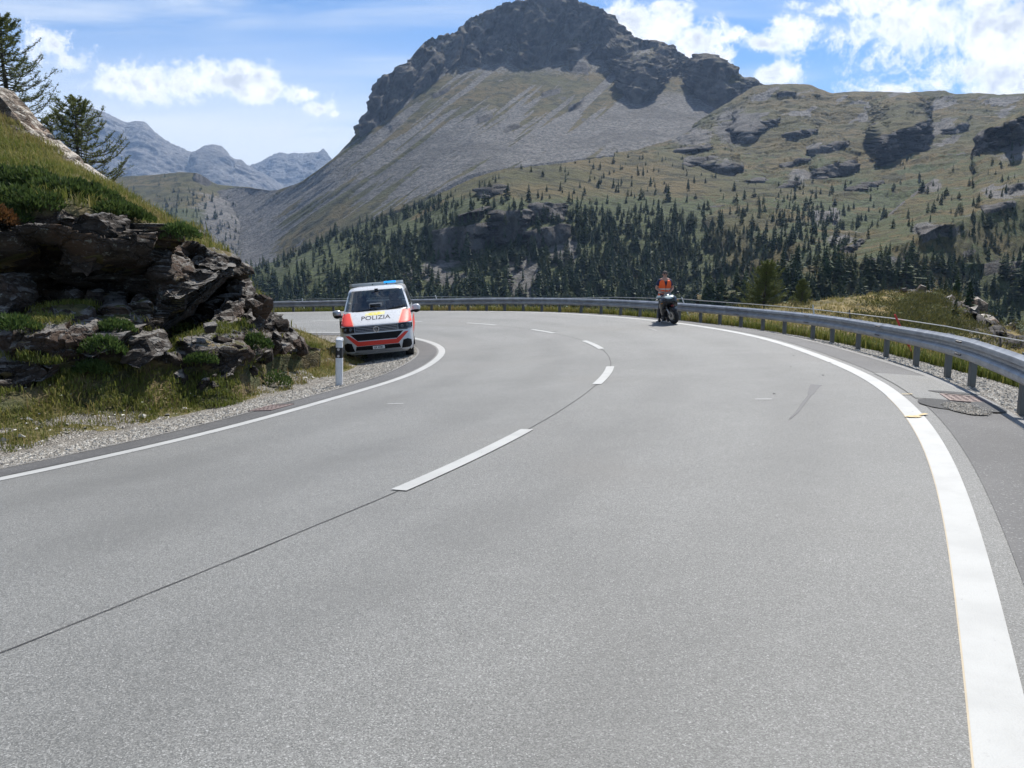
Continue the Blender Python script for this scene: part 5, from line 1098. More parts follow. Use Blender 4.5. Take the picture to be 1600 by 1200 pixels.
# side: stripe, windows, handles
for sg in (-1, 1):
    ysd = np.linspace(1.34, 4.8, 12); q = np.array([(sg*(vW(z)+.004), y, z) for z in (.62, .75, .88, .98) for y in ysd]).reshape(4, 12, 3); link('side_stripe', gridmesh('side_stripe', q), M_VR, van)
    q = np.array([(sg*(float(vW(z))+.004), float(vF(float(vW(z)), z))+u, z) for z in np.linspace(.64, .80, 5) for u in np.linspace(.0, .30, 5)]).reshape(5, 5, 3); link('side_stripe', gridmesh('side_stripe', q), M_VR, van)
    for a, b_ in WIN:
        q = np.array([(sg*(vW(z)-.006), y, z) for z in np.linspace(1.31, 1.82, 6) for y in np.linspace(a-.03, b_+.03, 4)]).reshape(6, 4, 3); link('side_window', gridmesh('side_window', q), M_GLASS_D, van)
    for y in (2.45, 2.85): mb = MB(); mb.box((sg*.957, y, 1.12), (.03, .17, .035), bev=.01); mb.build('door_handle', M_VW, van)
    # mirror: arm, shell, cap, glass
    mir = empty('mirror', (sg*1.085, .98, 1.30)); mir.parent = van
    bm = bmesh.new(); bmesh.ops.create_uvsphere(bm, u_segments=20, v_segments=14, radius=1)
    for v in bm.verts: v.co = Vector((v.co.x*.125 if abs(v.co.x) < .9 else v.co.x*.122, v.co.y*.075 if v.co.y < 0 else v.co.y*.04, math.copysign(abs(v.co.z)**.8, v.co.z)*.105))
    mb = MB().bm(bm); mb.build('shell', M_VW if sg > 0 else M_SILV, mir)
    bm = bmesh.new(); bmesh.ops.create_uvsphere(bm, u_segments=20, v_segments=14, radius=1)
    for v in bm.verts: v.co = Vector((v.co.x*.118, v.co.y*.072, (v.co.z if v.co.z < .2 else .2)*.112 - .02))
    MB().bm(bm).build('lower_shell', M_BLK, mir)
    mb = MB(); mb.tube([(-sg*.20, .03, -.10), (-sg*.10, .01, -.085), (0, 0, -.06)], [.03, .028, .03], 8); mb.build('arm', M_BLK, mir)
    mb = MB(); mb.box((0, .042, 0), (.20, .006, .15), bev=.002); mb.build('mirror_glass', M_CHR, mir)
    for y in (.93, 3.93):
        w_ = empty('wheel', (sg*.80, y, .335)); w_.parent = van
        mb = MB(); mb.lathe([(-.10, .21), (-.115, .25), (-.115, .30), (-.095, .33), (-.05, .338), (.05, .338), (.095, .33), (.115, .30), (.115, .25), (.10, .21)], 'x', 40); mb.build('tyre', M_TYRE, w_)
        mb = MB(); mb.lathe([(.09*sg, .215), (.07*sg, .19), (.04*sg, .06), (.07*sg, .0)], 'x', 10); mb.build('rim', M_RIM, w_)
        mb = MB(); mb.lathe([(-.36+.0, .0), (-.36, .385)], 'y', 4) if False else mb.prism([(y+.40*math.cos(a), .33+.40*math.sin(a)) for a in np.linspace(-.35, 3.49, 14)], 'x', sg*.60, sg*.90); mb.build('wheel_arch', M_BLK, van)
    mb = MB(); mb.box((sg*.78, 4.87, 1.0), (.13, .03, .42), bev=.01); mb.build('tail_light', M_REDL, van)
mb = MB(); mb.box((0, 2.5, .27), (1.70, 4.5, .12)); mb.build('floor_pan', M_BLK, van)
mb = MB(); mb.box((0, 4.88, .45), (1.84, .10, .26), bev=.03); mb.build('rear_bumper', M_GREY, van)
q = np.array([(x, 4.862, z) for z in (1.31, 1.82) for x in (-.70, .70)]).reshape(2, 2, 3); link('rear_window', gridmesh('rear_window', q), M_GLASS_D, van)
# cabin
cab = empty('cabin'); cab.parent = van
mb = MB(); mb.prism([(.62,1.02),(.86,1.30),(1.02,1.335),(1.30,1.30),(1.38,1.05),(1.3,.9)], 'x', -.86, .86); mb.build('dashboard', M_DASH, cab)
for sx_ in (-.46, .46):
    mb = MB(); mb.box((sx_, 2.02, 1.22), (.50, .15, .62), Matrix.Rotation(R(-12), 3, 'X'), .05); mb.box((sx_, 2.10, 1.62), (.27, .11, .20), Matrix.Rotation(R(-8), 3, 'X'), .04); mb.box((sx_, 1.72, .92), (.52, .55, .16), bev=.05); mb.build('seat', M_SEAT, cab)
bm = bmesh.new(); mb = MB(); mb.lathe([(.19*1+.016*math.cos(a), 0) if False else (.016*math.sin(a), .185+.016*math.cos(a)) for a in np.linspace(0, 6.283, 9)[:-1]], 'y', 28, (0, 0, 0), True); mb.tube([(-.18, 0, 0), (.18, 0, 0)], .018, 6); mb.tube([(0, 0, 0), (0, -.25, -.02)], .03, 8); bm.free()
sw = mb.build('steering_wheel', M_SEAT, cab); sw.location = (.46, 1.42, 1.32); sw.rotation_euler = (R(-28), 0, 0)
mb = MB(); mb.box((-.02, .96, 1.43), (.34, .03, .16), bev=.012); mb.box((-.02, .98, 1.34), (.06, .05, .1)); mb.build('screen', M_GREY, cab); mb = MB(); mb.box((-.02, .943, 1.43), (.29, .006, .12)); mb.build('screen_face', M_GLOSS, cab)
mb = MB(); mb.box((0, 1.40, 1.79), (.24, .03, .07), bev=.012); mb.build('rear_view_mirror', M_BLK, cab)
mb = MB(); mb.box((.02, 1.42, 1.885), (.10, .05, .035), bev=.01); mb.build('camera_housing', M_BLK, van)
# light bar
lb = empty('light_bar', (0, 2.2, 2.02)); lb.parent = van
mb = MB(); mb.prism([(-.78,-.10),(-.70,-.20),(-.30,-.25),(.30,-.25),(.70,-.20),(.78,-.10),(.78,.14),(-.78,.14)], 'z', -.035, .004); mb.build('housing', M_SILV, lb)
mb = MB(); mb.prism([(-.76,-.09),(-.69,-.185),(-.30,-.235),(.22,-.24),(.22,.13),(-.76,.13)], 'z', .005, .05); mb.build('clear_cover', mat('clear_cover', (.50, .52, .53), .25, .2), lb)
mb = MB(); mb.prism([(.225,-.24),(.56,-.215),(.56,.13),(.225,.13)], 'z', .005, .062); mb.build('blue_lens', M_BLUE, lb)
mb = MB(); mb.prism([(.565,-.213),(.70,-.19),(.77,-.09),(.77,.13),(.565,.13)], 'z', .005, .055); mb.build('end_cover', M_VW, lb)
for x in (-.10, .30): mb = MB(); mb.box((x, -.255, -.008), (.035, .02, .03), bev=.006); mb.build('bar_camera', M_BLK, lb)
for x in (-.55, .55): mb = MB(); mb.box((x, 0, -.06), (.06, .16, .06)); mb.build('foot', M_BLK, lb)
VAN_P = at(593, 553, 20.5); YAW, ROLL = R(6.6), R(-4.6)
van.rotation_mode = 'ZXY'; 
Mv = Matrix.Rotation(YAW, 3, 'Z') @ Matrix.Rotation(ROLL, 3, 'Y'); cz_ = []
for sx_ in (-.8, .8):
    for y in (.93, 3.93):
        c = Mv @ Vector((sx_, y, 0)); px_, py_ = VAN_P[0]+c.x, VAN_P[1]+c.y; cz_.append(float(ground_z(np.array([px_]), np.array([py_]))[0]) - c.z); print('van wheel', sx_, y, round(cz_[-1], 3))
van.rotation_mode = 'XYZ'; van.rotation_euler = Mv.to_euler(); van.location = (VAN_P[0], VAN_P[1], float(np.mean(cz_))-.015)
print('van origin pixel', pix(np.array(van.location)))

# ---------------------------------------------------------------- motorcycle on its stand, front towards us
bike = empty('motorcycle'); tag(bike, 'black and white motorcycle leaning on its side stand at the outer edge line', 'motorcycle')
M_MB = mat('bike_black', (.012, .012, .014), .25); M_MW = mat('bike_white', (.40, .46, .45), .3); M_MGR = mat('bike_grey', (.10, .10, .11), .45); M_FORK = mat('fork_metal', (.45, .43, .40), .3, .9); M_ENG = mat('engine_metal', (.10, .10, .105), .5, .6)
M_SCR = glass('bike_screen', (.45, .55, .55)); M_RED = mat('red_plastic', (.25, .02, .02), .4)
def bwheel(parent, y, r, w_, steer=0., name='wheel'):
    e = empty(name, (0, y, r)); e.parent = parent; e.rotation_euler = (0, 0, steer); k = w_/2
    mb = MB(); mb.lathe([(-k*.8, r-.11), (-k, r-.07), (-k*.85, r-.03), (-k*.45, r-.006), (0, r), (k*.45, r-.006), (k*.85, r-.03), (k, r-.07), (k*.8, r-.11)], 'x', 36); mb.build('tyre', M_TYRE, e)
    mb = MB(); mb.lathe([(-k*.7, r-.105), (-k*.7, r-.13), (k*.7, r-.13), (k*.7, r-.105)], 'x', 36, closed=True); mb.build('rim', M_MGR, e)
    for j in range(5):
        a = j*1.2566; mb = MB(); mb.tube([(0, .03*math.cos(a), .03*math.sin(a)), (0, (r-.12)*math.cos(a), (r-.12)*math.sin(a))], [.028, .02], 6); mb.build('spoke', M_MGR, e)
    mb = MB(); mb.lathe([(-.05, 0), (-.05, .04), (.05, .04), (.05, 0)], 'x', 14); mb.build('hub', M_ENG, e)
    for sx_ in (-1, 1): mb = MB(); mb.lathe([(sx_*(k+.012), .06), (sx_*(k+.012), .155), (sx_*(k+.017), .155), (sx_*(k+.017), .06)], 'x', 28, closed=True); mb.build('brake_disc', M_FORK, e)
    return e
fr = empty('front_end', (0, 0, 0)); fr.parent = bike; ST = R(20)      # steered assembly about the head
fr.rotation_euler = (0, 0, ST)
fw = bwheel(bike, 0, .31, .13, ST, 'front_wheel'); rw = bwheel(bike, 1.44, .32, .19, 0, 'rear_wheel')
Ms = Matrix.Rotation(ST, 3, 'Z')
def sp_(x, y, z): v = Ms @ Vector((x, y, z)); return (v.x, v.y, v.z)
for sx_ in (-1, 1):
    mb = MB(); mb.tube([sp_(sx_*.105, .0, .31), sp_(sx_*.105, .14, .62)], .028, 8); mb.tube([sp_(sx_*.105, .14, .62), sp_(sx_*.105, .28, .92)], .023, 8); mb.build('fork_leg', M_FORK, bike)
    mb = MB(); mb.box(sp_(sx_*.10, .08, .40), (.04, .07, .11), Ms, .01); mb.build('brake_caliper', M_ENG, bike)
    mb = MB(); mb.tube([sp_(sx_*.10, .27, .96), sp_(sx_*.20, .30, .98), sp_(sx_*.34, .38, .96)], [.013, .013, .017], 7); mb.build('handlebar', M_MB, bike)
    mb = MB(); mb.tube([sp_(sx_*.30, .34, .975), sp_(sx_*.33, .24, .965), sp_(sx_*.42, .27, .96)], .006, 5); mb.build('lever', M_FORK, bike)
    mi_ = MB(); mi_.tube([(sx_*.16, .16, 1.0), (sx_*.30, .13, 1.03)], .007, 5); bm = bmesh.new(); bmesh.ops.create_uvsphere(bm, u_segments=14, v_segments=8, radius=1, matrix=Matrix.Translation((sx_*.35, .13, 1.045)) @ Matrix.Diagonal((.085, .03, .045, 1))); mi_.bm(bm); mi_.build('mirror', M_MW if sx_ < 0 else M_MB, bike)
    mb = MB(); mb.box((sx_*.27, .10, .80), (.10, .05, .035), bev=.012); mb.build('turn_signal', mat('amber_lens', (.5, .18, .02), .2), bike)
# front mudguard
mb = MB(); V = []; na, nx = 12, 7
for i in range(na):
    a = R(40)+R(125)*i/(na-1)
    for j in range(nx):
        x = (j/(nx-1)-.5)*.17; r = .335-.05*(abs(x)/.085)**2; V.append(sp_(x, -r*math.cos(a)*1.0+0, .31+r*math.sin(a)))
mb.add(V, [(i*nx+j, i*nx+j+1, (i+1)*nx+j+1, (i+1)*nx+j) for i in range(na-1) for j in range(nx-1)]); mb.build('front_mudguard', M_MB, bike)
def loft(name, secs, m, parent, n=20, pw=2.6):
    """super-ellipse sections (y, zc, halfwidth, halfheight)"""
    V = []
    for (y, zc, a_, b_) in secs:
        for k in range(n):
            t = 2*math.pi*k/n; c, s = math.cos(t), math.sin(t); V.append((math.copysign(abs(c)**(2/pw), c)*a_, y, zc + math.copysign(abs(s)**(2/pw), s)*b_))
    F = [(i*n+k, i*n+(k+1) % n, (i+1)*n+(k+1) % n, (i+1)*n+k) for i in range(len(secs)-1) for k in range(n)] + [tuple(range(n)), tuple((len(secs)-1)*n+k for k in range(n-1, -1, -1))]
    return MB().add(V, F).build(name, m, parent)
loft('fairing', [(-.10,.84,.04,.04),(-.06,.83,.17,.11),(.04,.82,.25,.16),(.18,.79,.31,.22),(.36,.74,.33,.28),(.52,.70,.31,.27)], M_MB, bike)
loft('side_fairing', [(.20,.58,.16,.14),(.30,.52,.27,.25),(.50,.48,.30,.29),(.75,.46,.25,.24),(.92,.44,.20,.18)], M_MB, bike)
loft('nose_panel', [(-.112,.925,.05,.012),(-.07,.955,.13,.03),(.04,.99,.17,.035),(.13,1.0,.15,.025)], M_MW, bike)
loft('belly_panel', [(.25,.33,.08,.06),(.40,.30,.16,.10),(.75,.28,.15,.09)], M_MGR, bike)
loft('fuel_tank', [(.42,.90,.10,.06),(.52,.92,.19,.12),(.70,.93,.20,.13),(.86,.88,.13,.10)], M_MB, bike)
loft('seat', [(.84,.84,.12,.05),(1.0,.83,.16,.06),(1.25,.86,.15,.06),(1.45,.92,.12,.05),(1.62,.95,.08,.03)], M_SEAT, bike)
loft('tail', [(1.0,.76,.10,.06),(1.3,.80,.13,.07),(1.6,.88,.09,.05),(1.75,.92,.04,.03)], M_MW, bike)
loft('engine', [(.42,.42,.15,.14),(.55,.42,.22,.18),(.85,.40,.22,.16),(1.0,.38,.15,.10)], M_ENG, bike, 14, 4)
V = []; nx, nz_ = 9, 7
for j in range(nz_):
    t = j/(nz_-1)
    for i in range(nx): x = (i/(nx-1)-.5)*2; V.append((x*(.17-.07*t), .02+.20*t+.10*x*x*(1-.3*t), .96+.15*t))
MB().add(V, [(j*nx+i, j*nx+i+1, (j+1)*nx+i+1, (j+1)*nx+i) for j in range(nz_-1) for i in range(nx-1)]).build('windscreen', M_SCR, bike)
for sx_ in (-1, 1):
    bm = bmesh.new(); bmesh.ops.create_uvsphere(bm, u_segments=14, v_segments=10, radius=1, matrix=Matrix.Translation((sx_*.095, -.03, .85)) @ Matrix.Diagonal((.065, .045, .04, 1))); MB().bm(bm).build('headlight', M_LENS, bike)
    mb = MB(); mb.tube([(sx_*.2, .95, .36), (sx_*.24, .97, .35)], .018, 6); mb.build('footrest', M_FORK, bike)
mb = MB(); mb.tube([(.13, .62, .25), (.17, .9, .22), (.19, 1.2, .34), (.20, 1.62, .44)], [.03, .035, .05, .055], 10); mb.build('exhaust', M_FORK, bike)
mb = MB(); mb.tube([(0, .95, .40), (.06, 1.2, .36), (.06, 1.44, .32)], .03, 8); mb.tube([(0, .95, .40), (-.10, 1.2, .36), (-.10, 1.44, .32)], .03, 8); mb.build('swingarm', M_ENG, bike)
mb = MB(); mb.box((0, .30, .62), (.30, .03, .26), bev=.01); mb.build('radiator', M_MGR, bike)
mb = MB(); mb.box((.05, .02, .66), (.10, .02, .10), bev=.01); mb.build('horn_cover', M_RED, bike)
LEAN = R(-13); GB = at(1054, 506.5, 25.9); 
def surf_z(x, y):
    i = np.hypot(_rc[:, 0]-x, _rc[:, 1]-y).argmin(); o = (np.array([x, y])-_rc[i, :2]) @ _rn[i]; return float(road(_rs[i], o)[2])
byaw = R(3); Mb = Matrix.Rotation(byaw, 3, 'Z') @ Matrix.Rotation(LEAN, 3, 'Y'); bike.rotation_euler = Mb.to_euler(); bike.location = (GB[0], GB[1], surf_z(GB[0], GB[1]))
tip = Mb @ Vector((0, 1.44, 0)); print('rear wheel ground gap', bike.location.z+tip.z - surf_z(bike.location.x+tip.x, bike.location.y+tip.y))
# pitch the bike so that both tyres touch
gap = bike.location.z+tip.z - surf_z(bike.location.x+tip.x, bike.location.y+tip.y); Mb = Matrix.Rotation(byaw, 3, 'Z') @ Matrix.Rotation(-math.atan2(gap, 1.44), 3, 'X') @ Matrix.Rotation(LEAN, 3, 'Y'); bike.rotation_euler = Mb.to_euler(); bike.scale = (.95,)*3
inv = Mb.inverted(); foot_w = Vector((bike.location.x-.30, bike.location.y+.72, 0)); foot_w.z = surf_z(foot_w.x, foot_w.y); fl = inv @ (foot_w - bike.location)/.95
mb = MB(); mb.tube([(-.10, .80, .28), tuple(fl)], .014, 7); mb.box(tuple(fl), (.06, .08, .012)); mb.build('side_stand', M_MGR, bike)

# ---------------------------------------------------------------- person in an orange vest behind it
M_SKIN = mat('skin', (.42, .24, .17), .55, Subsurface_Weight=.05); M_NAVY = mat('navy_cloth', (.018, .026, .07), .85); M_TROU = mat('dark_trousers', (.020, .021, .028), .9); M_ORNG = mat('orange_vest', (.95, .13, .022), .75, Emission_Strength=0.); M_REFL = mat('reflective_tape', (.60, .52, .45), .4, .2); M_BOOT = mat('boot_leather', (.015, .014, .013), .55); M_HAIR = mat('cropped_hair', (.09, .07, .06), .9); M_SHADE = mat('sunglass', (.01, .01, .012), .1)
pers = empty('person'); tag(pers, 'person in an orange reflective vest and sunglasses standing behind the motorcycle', 'person')
def skin_body(name, nodes, edges, rad, m, sub=2, root=0):
    me = bpy.data.meshes.new(name); me.from_pydata(nodes, edges, []); o = link(name, me, [m], pers)
    sk = o.modifiers.new('skin', 'SKIN'); sk.use_smooth_shade = True
    for i, sv in enumerate(me.skin_vertices[0].data): r = rad[i]; sv.radius = r if isinstance(r, tuple) else (r, r); sv.use_root = (i == root)
    ss_ = o.modifiers.new('sub', 'SUBSURF'); ss_.levels = sub; ss_.render_levels = sub
    dg = bpy.context.evaluated_depsgraph_get(); em_ = bpy.data.meshes.new_from_object(o.evaluated_get(dg)); o.modifiers.clear(); o.data = em_; em_.name = name
    for p in em_.polygons: p.use_smooth = True
    return o
# facing -y; height 1.78; elbows out, hands joined before the waist
N = {'pel': (0, .02, .96), 'wai': (0, .01, 1.10), 'che': (0, 0, 1.32), 'nb': (0, .01, 1.48), 'nk': (0, .0, 1.55), 'hd': (0, -.01, 1.64), 'tp': (0, 0, 1.72),
     'sl': (-.17, .01, 1.44), 'el': (-.30, .03, 1.17), 'wl': (-.15, -.20, 1.05), 'hl': (-.08, -.25, 1.04), 'sr': (.17, .01, 1.44), 'er': (.30, .03, 1.17), 'wr': (.15, -.20, 1.05), 'hr': (.08, -.25, 1.04),
     'hipl': (-.10, .02, .90), 'kl': (-.13, .0, .50), 'al': (-.15, .04, .10), 'tl': (-.17, -.10, .04), 'hipr': (.10, .02, .90), 'kr': (.12, .01, .50), 'ar': (.14, .05, .10), 'tr': (.16, -.09, .04)}
K_n = list(N); E_n = [('pel','wai'),('wai','che'),('che','nb'),('nb','nk'),('nk','hd'),('hd','tp'),('nb','sl'),('sl','el'),('el','wl'),('wl','hl'),('nb','sr'),('sr','er'),('er','wr'),('wr','hr'),('pel','hipl'),('hipl','kl'),('kl','al'),('al','tl'),('pel','hipr'),('hipr','kr'),('kr','ar'),('ar','tr')]
RAD = {'pel': (.16, .115), 'wai': (.15, .105), 'che': (.185, .125), 'nb': (.10, .08), 'nk': .055, 'hd': (.078, .098), 'tp': (.062, .075), 'sl': .062, 'el': .043, 'wl': .031, 'hl': (.04, .03), 'sr': .062, 'er': .043, 'wr': .031, 'hr': (.04, .03), 'hipl': .088, 'kl': .060, 'al': .042, 'tl': .035, 'hipr': .088, 'kr': .060, 'ar': .042, 'tr': .035}
skin_body('body', [N[k] for k in K_n], [(K_n.index(a), K_n.index(b)) for a, b in E_n], [RAD[k] for k in K_n], M_SKIN)
# fingers closed round each other at the waist
for sg in (-1, 1):
    for j in range(5):
        z0 = 1.075-.021*j if j < 4 else 1.085; L = (.045, .052, .05, .04, .035)[j]; c = Vector((sg*.075, -.275, z0))
        pts = [c, c+Vector((-sg*L*.6, -.022, -.004)), c+Vector((-sg*L, -.008, -.012))] if j < 4 else [c, c+Vector((-sg*.02, -.03, .02)), c+Vector((-sg*.045, -.03, .022))]
        MB().tube(pts, [.0095, .009, .007], 7).build('finger', M_SKIN, pers)
sub_ = lambda ks, es, grow, name, m: skin_body(name, [N[k] for k in ks], [(ks.index(a), ks.index(b)) for a, b in es], [tuple(x+grow for x in (RAD[k] if isinstance(RAD[k], tuple) else (RAD[k],)*2)) for k in ks], m)
N['ml'] = (-.265, .025, 1.24); N['mr'] = (.265, .025, 1.24); RAD['ml'] = RAD['mr'] = .05
sub_(['pel','wai','che','nb','sl','ml','sr','mr'], [('pel','wai'),('wai','che'),('che','nb'),('nb','sl'),('sl','ml'),('nb','sr'),('sr','mr')], .016, 'shirt', M_NAVY)
sub_(['pel','hipl','kl','al','hipr','kr','ar'], [('pel','hipl'),('hipl','kl'),('kl','al'),('pel','hipr'),('hipr','kr'),('kr','ar')], .018, 'trousers', M_TROU)
for sg in (-1, 1): sub_ks = (['al','tl'] if sg < 0 else ['ar','tr']); sub_(sub_ks, [tuple(sub_ks)], .016, 'boot', M_BOOT)
# vest: open-fronted shell round the torso with two bands
def torso_r(z): return np.interp(z, [.92, 1.0, 1.12, 1.32, 1.42, 1.48], [.205, .195, .188, .215, .205, .17]), np.interp(z, [.92, 1.0, 1.12, 1.32, 1.42, 1.48], [.165, .155, .145, .165, .14, .105])
def shell(name, z0, z1, m, grow, gap0, gap1, nz_=10, na=48):
    V = []; zsn = np.linspace(z0, z1, nz_)
    for z in zsn:
        a_, b_ = torso_r(z); g = np.interp(z, [z0, z1], [gap0, gap1])
        for k in range(na):
            t = -math.pi/2 + g + (2*math.pi-2*g)*k/(na-1); V.append(((a_+grow)*math.cos(t), (b_+grow)*math.sin(t)+.005, z))
    return MB().add(V, [(i*na+k, i*na+k+1, (i+1)*na+k+1, (i+1)*na+k) for i in range(nz_-1) for k in range(na-1)]).build(name, m, pers)
vest = shell('vest', .93, 1.27, M_ORNG, .012, .015, .06)
# upper vest panels with V neck and shoulder straps
for sg in (-1, 1):
    V = []; nz_, nx = 10, 6
    for front in (-1, 1):
        V = []
        for i in range(nz_):
            f = i/(nz_-1); z = 1.265+.225*f; a_, b_ = torso_r(min(z, 1.46)); xi = (.02+.055*f) if front < 0 else .0+.05*f; xo = a_*(1-.10*f) - .0
            for j in range(nx): x = xi+(xo-xi)*j/(nx-1); yv = front*(b_+.014)*math.sqrt(max(0, 1-(x/(a_+.014))**2)) * (1-.75*max(0, f-.75)/.25); V.append((sg*x, yv+.005, z + (.0 if f < 1 else .012)))
        MB().add(V, [(i*nx+j, i*nx+j+1, (i+1)*nx+j+1, (i+1)*nx+j) for i in range(nz_-1) for j in range(nx-1)]).build('vest_panel', M_ORNG, vest)
for z in (1.0, 1.12): shell('reflective_band', z, z+.05, M_REFL, .016, .02, .02, 3)
# head details
bm = bmesh.new(); bmesh.ops.create_uvsphere(bm, u_segments=20, v_segments=14, radius=1, matrix=Matrix.Translation((0, .012, 1.685)) @ Matrix.Diagonal((.086, .104, .088, 1))); bmesh.ops.delete(bm, geom=[v for v in bm.verts if v.co.z < 1.672 - .5*max(0, v.co.y-.03)], context='VERTS'); MB().bm(bm).build('hair', M_HAIR, pers)
for sg in (-1, 1):
    bm = bmesh.new(); bmesh.ops.create_uvsphere(bm, u_segments=12, v_segments=8, radius=1, matrix=Matrix.Translation((sg*.034, -.098, 1.662)) @ Matrix.Diagonal((.030, .012, .021, 1))); MB().bm(bm).build('sunglass_lens', M_SHADE, pers)
    bm = bmesh.new(); bmesh.ops.create_uvsphere(bm, u_segments=10, v_segments=8, radius=1, matrix=Matrix.Translation((sg*.084, .005, 1.645)) @ Matrix.Diagonal((.012, .02, .032, 1))); MB().bm(bm).build('ear', M_SKIN, pers)
MB().tube([(-.085, -.0, 1.668), (-.06, -.098, 1.668), (.06, -.098, 1.668), (.085, 0, 1.668)], .004, 5).build('sunglass_frame', M_SHADE, pers)
MB().tube([(0, -.098, 1.66), (0, -.122, 1.627), (0, -.100, 1.618)], [.010, .015, .010], 7).build('nose', M_SKIN, pers)
MB().tube([(-.024, -.102, 1.592), (0, -.108, 1.590), (.024, -.102, 1.592)], [.004, .007, .004], 6).build('mouth', mat('lip', (.30, .12, .10), .5), pers)
pp = at(1037, 503, 26.75); pers.location = (pp[0], pp[1], surf_z(pp[0], pp[1])-.0); pers.rotation_euler = (0, 0, R(3)); print('person feet', pix(np.array(pers.location)), 'head', pix(np.array(pers.location)+np.array([0, 0, 1.77])))

# ---------------------------------------------------------------- guardrail
M_GALV = mat('galvanised_steel', (.42, .44, .46), .42, .35, fn=lambda t, b: (t.set(b.inputs['Base Color'], t.mix(t.ramp(t.noise(opos(t), 3.5, 6, .65), .35, .7), (.24, .25, .265), (.37, .385, .40))), t.set(b.inputs['Roughness'], t.math('ADD', t.math('MULTIPLY', t.noise(opos(t), 9, 4), .25), .30)))[0])
M_POST = mat('post_steel', (.13, .135, .13), .6, .35, fn=grime(7, .4, (.16, .12, .08)))
M_BOLT = mat('bolt_head', (.16, .15, .14), .5, .7)
PU = [1592,1514,1477,1428,1382,1338,1298,1268,1224,1190,1156,1123,1093,1060,1027,999,969,938,907,874,846,817,788,760,731,702,674,645,615,583,552,521,490,458,426]
def off_rail(s): return np.interp(s, [-13, 8, 12, 17, 22, 26, 29, 32, 45, 72], [1.2, 1.2, 1.45, 1.65, 1.45, 1.2, .95, .75, .7, .7])
def h_rail(s): return np.interp(s, [0, 8, 18, 30, 34, 40], [.70, .69, .68, .64, .61, .58])
def rail_pt(s, h=0., side=0.): s = np.asarray(s, float); p = road(s, lane(s)[1]+off_rail(s)+side); p[..., 2] += h; return p
sg_ = np.linspace(1, 70, 2800); pu = pix(rail_pt(sg_)); POST_S = []
for u in PU:
    m = (pu[:, 0]-u)**2; m = np.where((sg_ > (POST_S[-1] if POST_S else 5)), m, 1e9); POST_S.append(float(sg_[m.argmin()]))
d_ = POST_S[1]-POST_S[0]; POST_S = [POST_S[0]-1.5*k for k in range(8, 0, -1)] + POST_S
while POST_S[-1] < 66: POST_S.append(POST_S[-1]+1.0)
rail = empty('guardrail', tuple(rail_pt(10.))); tag(rail, 'long galvanised steel guardrail following the outer edge of the bend', 'guardrail')
RI = rail_pt(10.)
def local(P): return np.asarray(P) - RI
# W profile: (outwards, height fraction), road side is negative
PROF = [(-.005,.300),(-.012,.290),(-.055,.262),(-.062,.240),(-.060,.205),(-.030,.178),(.0,.165),(.0,.135),(-.030,.122),(-.060,.095),(-.062,.060),(-.055,.038),(-.012,.010),(-.005,.0)]
def rail_len(sa, sb, n, dent):
    s = np.linspace(sa, sb, n); B = rail_pt(s); hh = h_rail(s); V = np.zeros((n, len(PROF)*2, 3)); x = np.interp(s, S_, _s); y = -np.interp(s, S_, _c)
    for j, (o, h) in enumerate(PROF):
        for k, th in enumerate((0, .004)):
            jj = j if k == 0 else 2*len(PROF)-1-j; V[:, jj] = B + np.stack([x*(o-.10+th+dent), y*(o-.10+th+dent), hh-.31+h+0*s], 1)
    m = V.shape[1]; F = [(i*m+j, i*m+(j+1) % m, (i+1)*m+(j+1) % m, (i+1)*m+j) for i in range(n-1) for j in range(m)] + [tuple(range(m)), tuple((n-1)*m+j for j in range(m-1, -1, -1))]
    mb = MB(); mb.add(local(V.reshape(-1, 3)), F); return mb
joints = POST_S[::3]
for k, (sa, sb) in enumerate(zip(joints[:-1], joints[1:])):
    seg = rail_len(sa-.14, sb+.14, 10, .005*(k % 2)).build('rail', M_GALV, rail, angle=25)
    if 3 < sa < 22:
        for sj in (sb,):
            for so in (-.10, -.035, .035, .10):
                for hz in (.235, .065):
                    p = rail_pt(sj+so); p = p + np.array([np.interp(sj, S_, _s), -np.interp(sj, S_, _c), 0])*(-.17) + np.array([0, 0, float(h_rail(sj))-.31+hz]); mb = MB(); mb.box(tuple(local(p)), (.026, .026, .026), bev=.006); mb.build('bolt', M_BOLT, seg)
post_me = {}
for s in POST_S:
    p = rail_pt(s); th = float(np.interp(s, S_, _th)); h = float(h_rail(s)); mb = MB()
    mb.box((0, 0, (h-.02)/2-.2), (.012, .11, h+.38)); mb.box((.03, .054, (h-.02)/2-.2), (.07, .008, h+.38)); mb.box((-.03, -.054, (h-.02)/2-.2), (.07, .008, h+.38)) if False else mb.box((.03, -.054, (h-.02)/2-.2), (.07, .008, h+.38))
    o = mb.build('post', M_POST, rail, smooth=False); o.location = local(p); o.rotation_euler = (0, 0, th - math.pi/2)
    mb = MB(); mb.box((-.0, .0, h-.155), (.09, .07, .10), bev=.006); c = mb.build('spacer', M_POST, o, smooth=False); c.location = (0, 0, 0)
    v = np.array([np.interp(s, S_, _s), -np.interp(s, S_, _c)])*-.05; c.rotation_euler = (0, 0, 0); o2 = Matrix.Rotation(-(th-math.pi/2), 2) @ Vector(v); c.location = (o2.x, o2.y, 0)
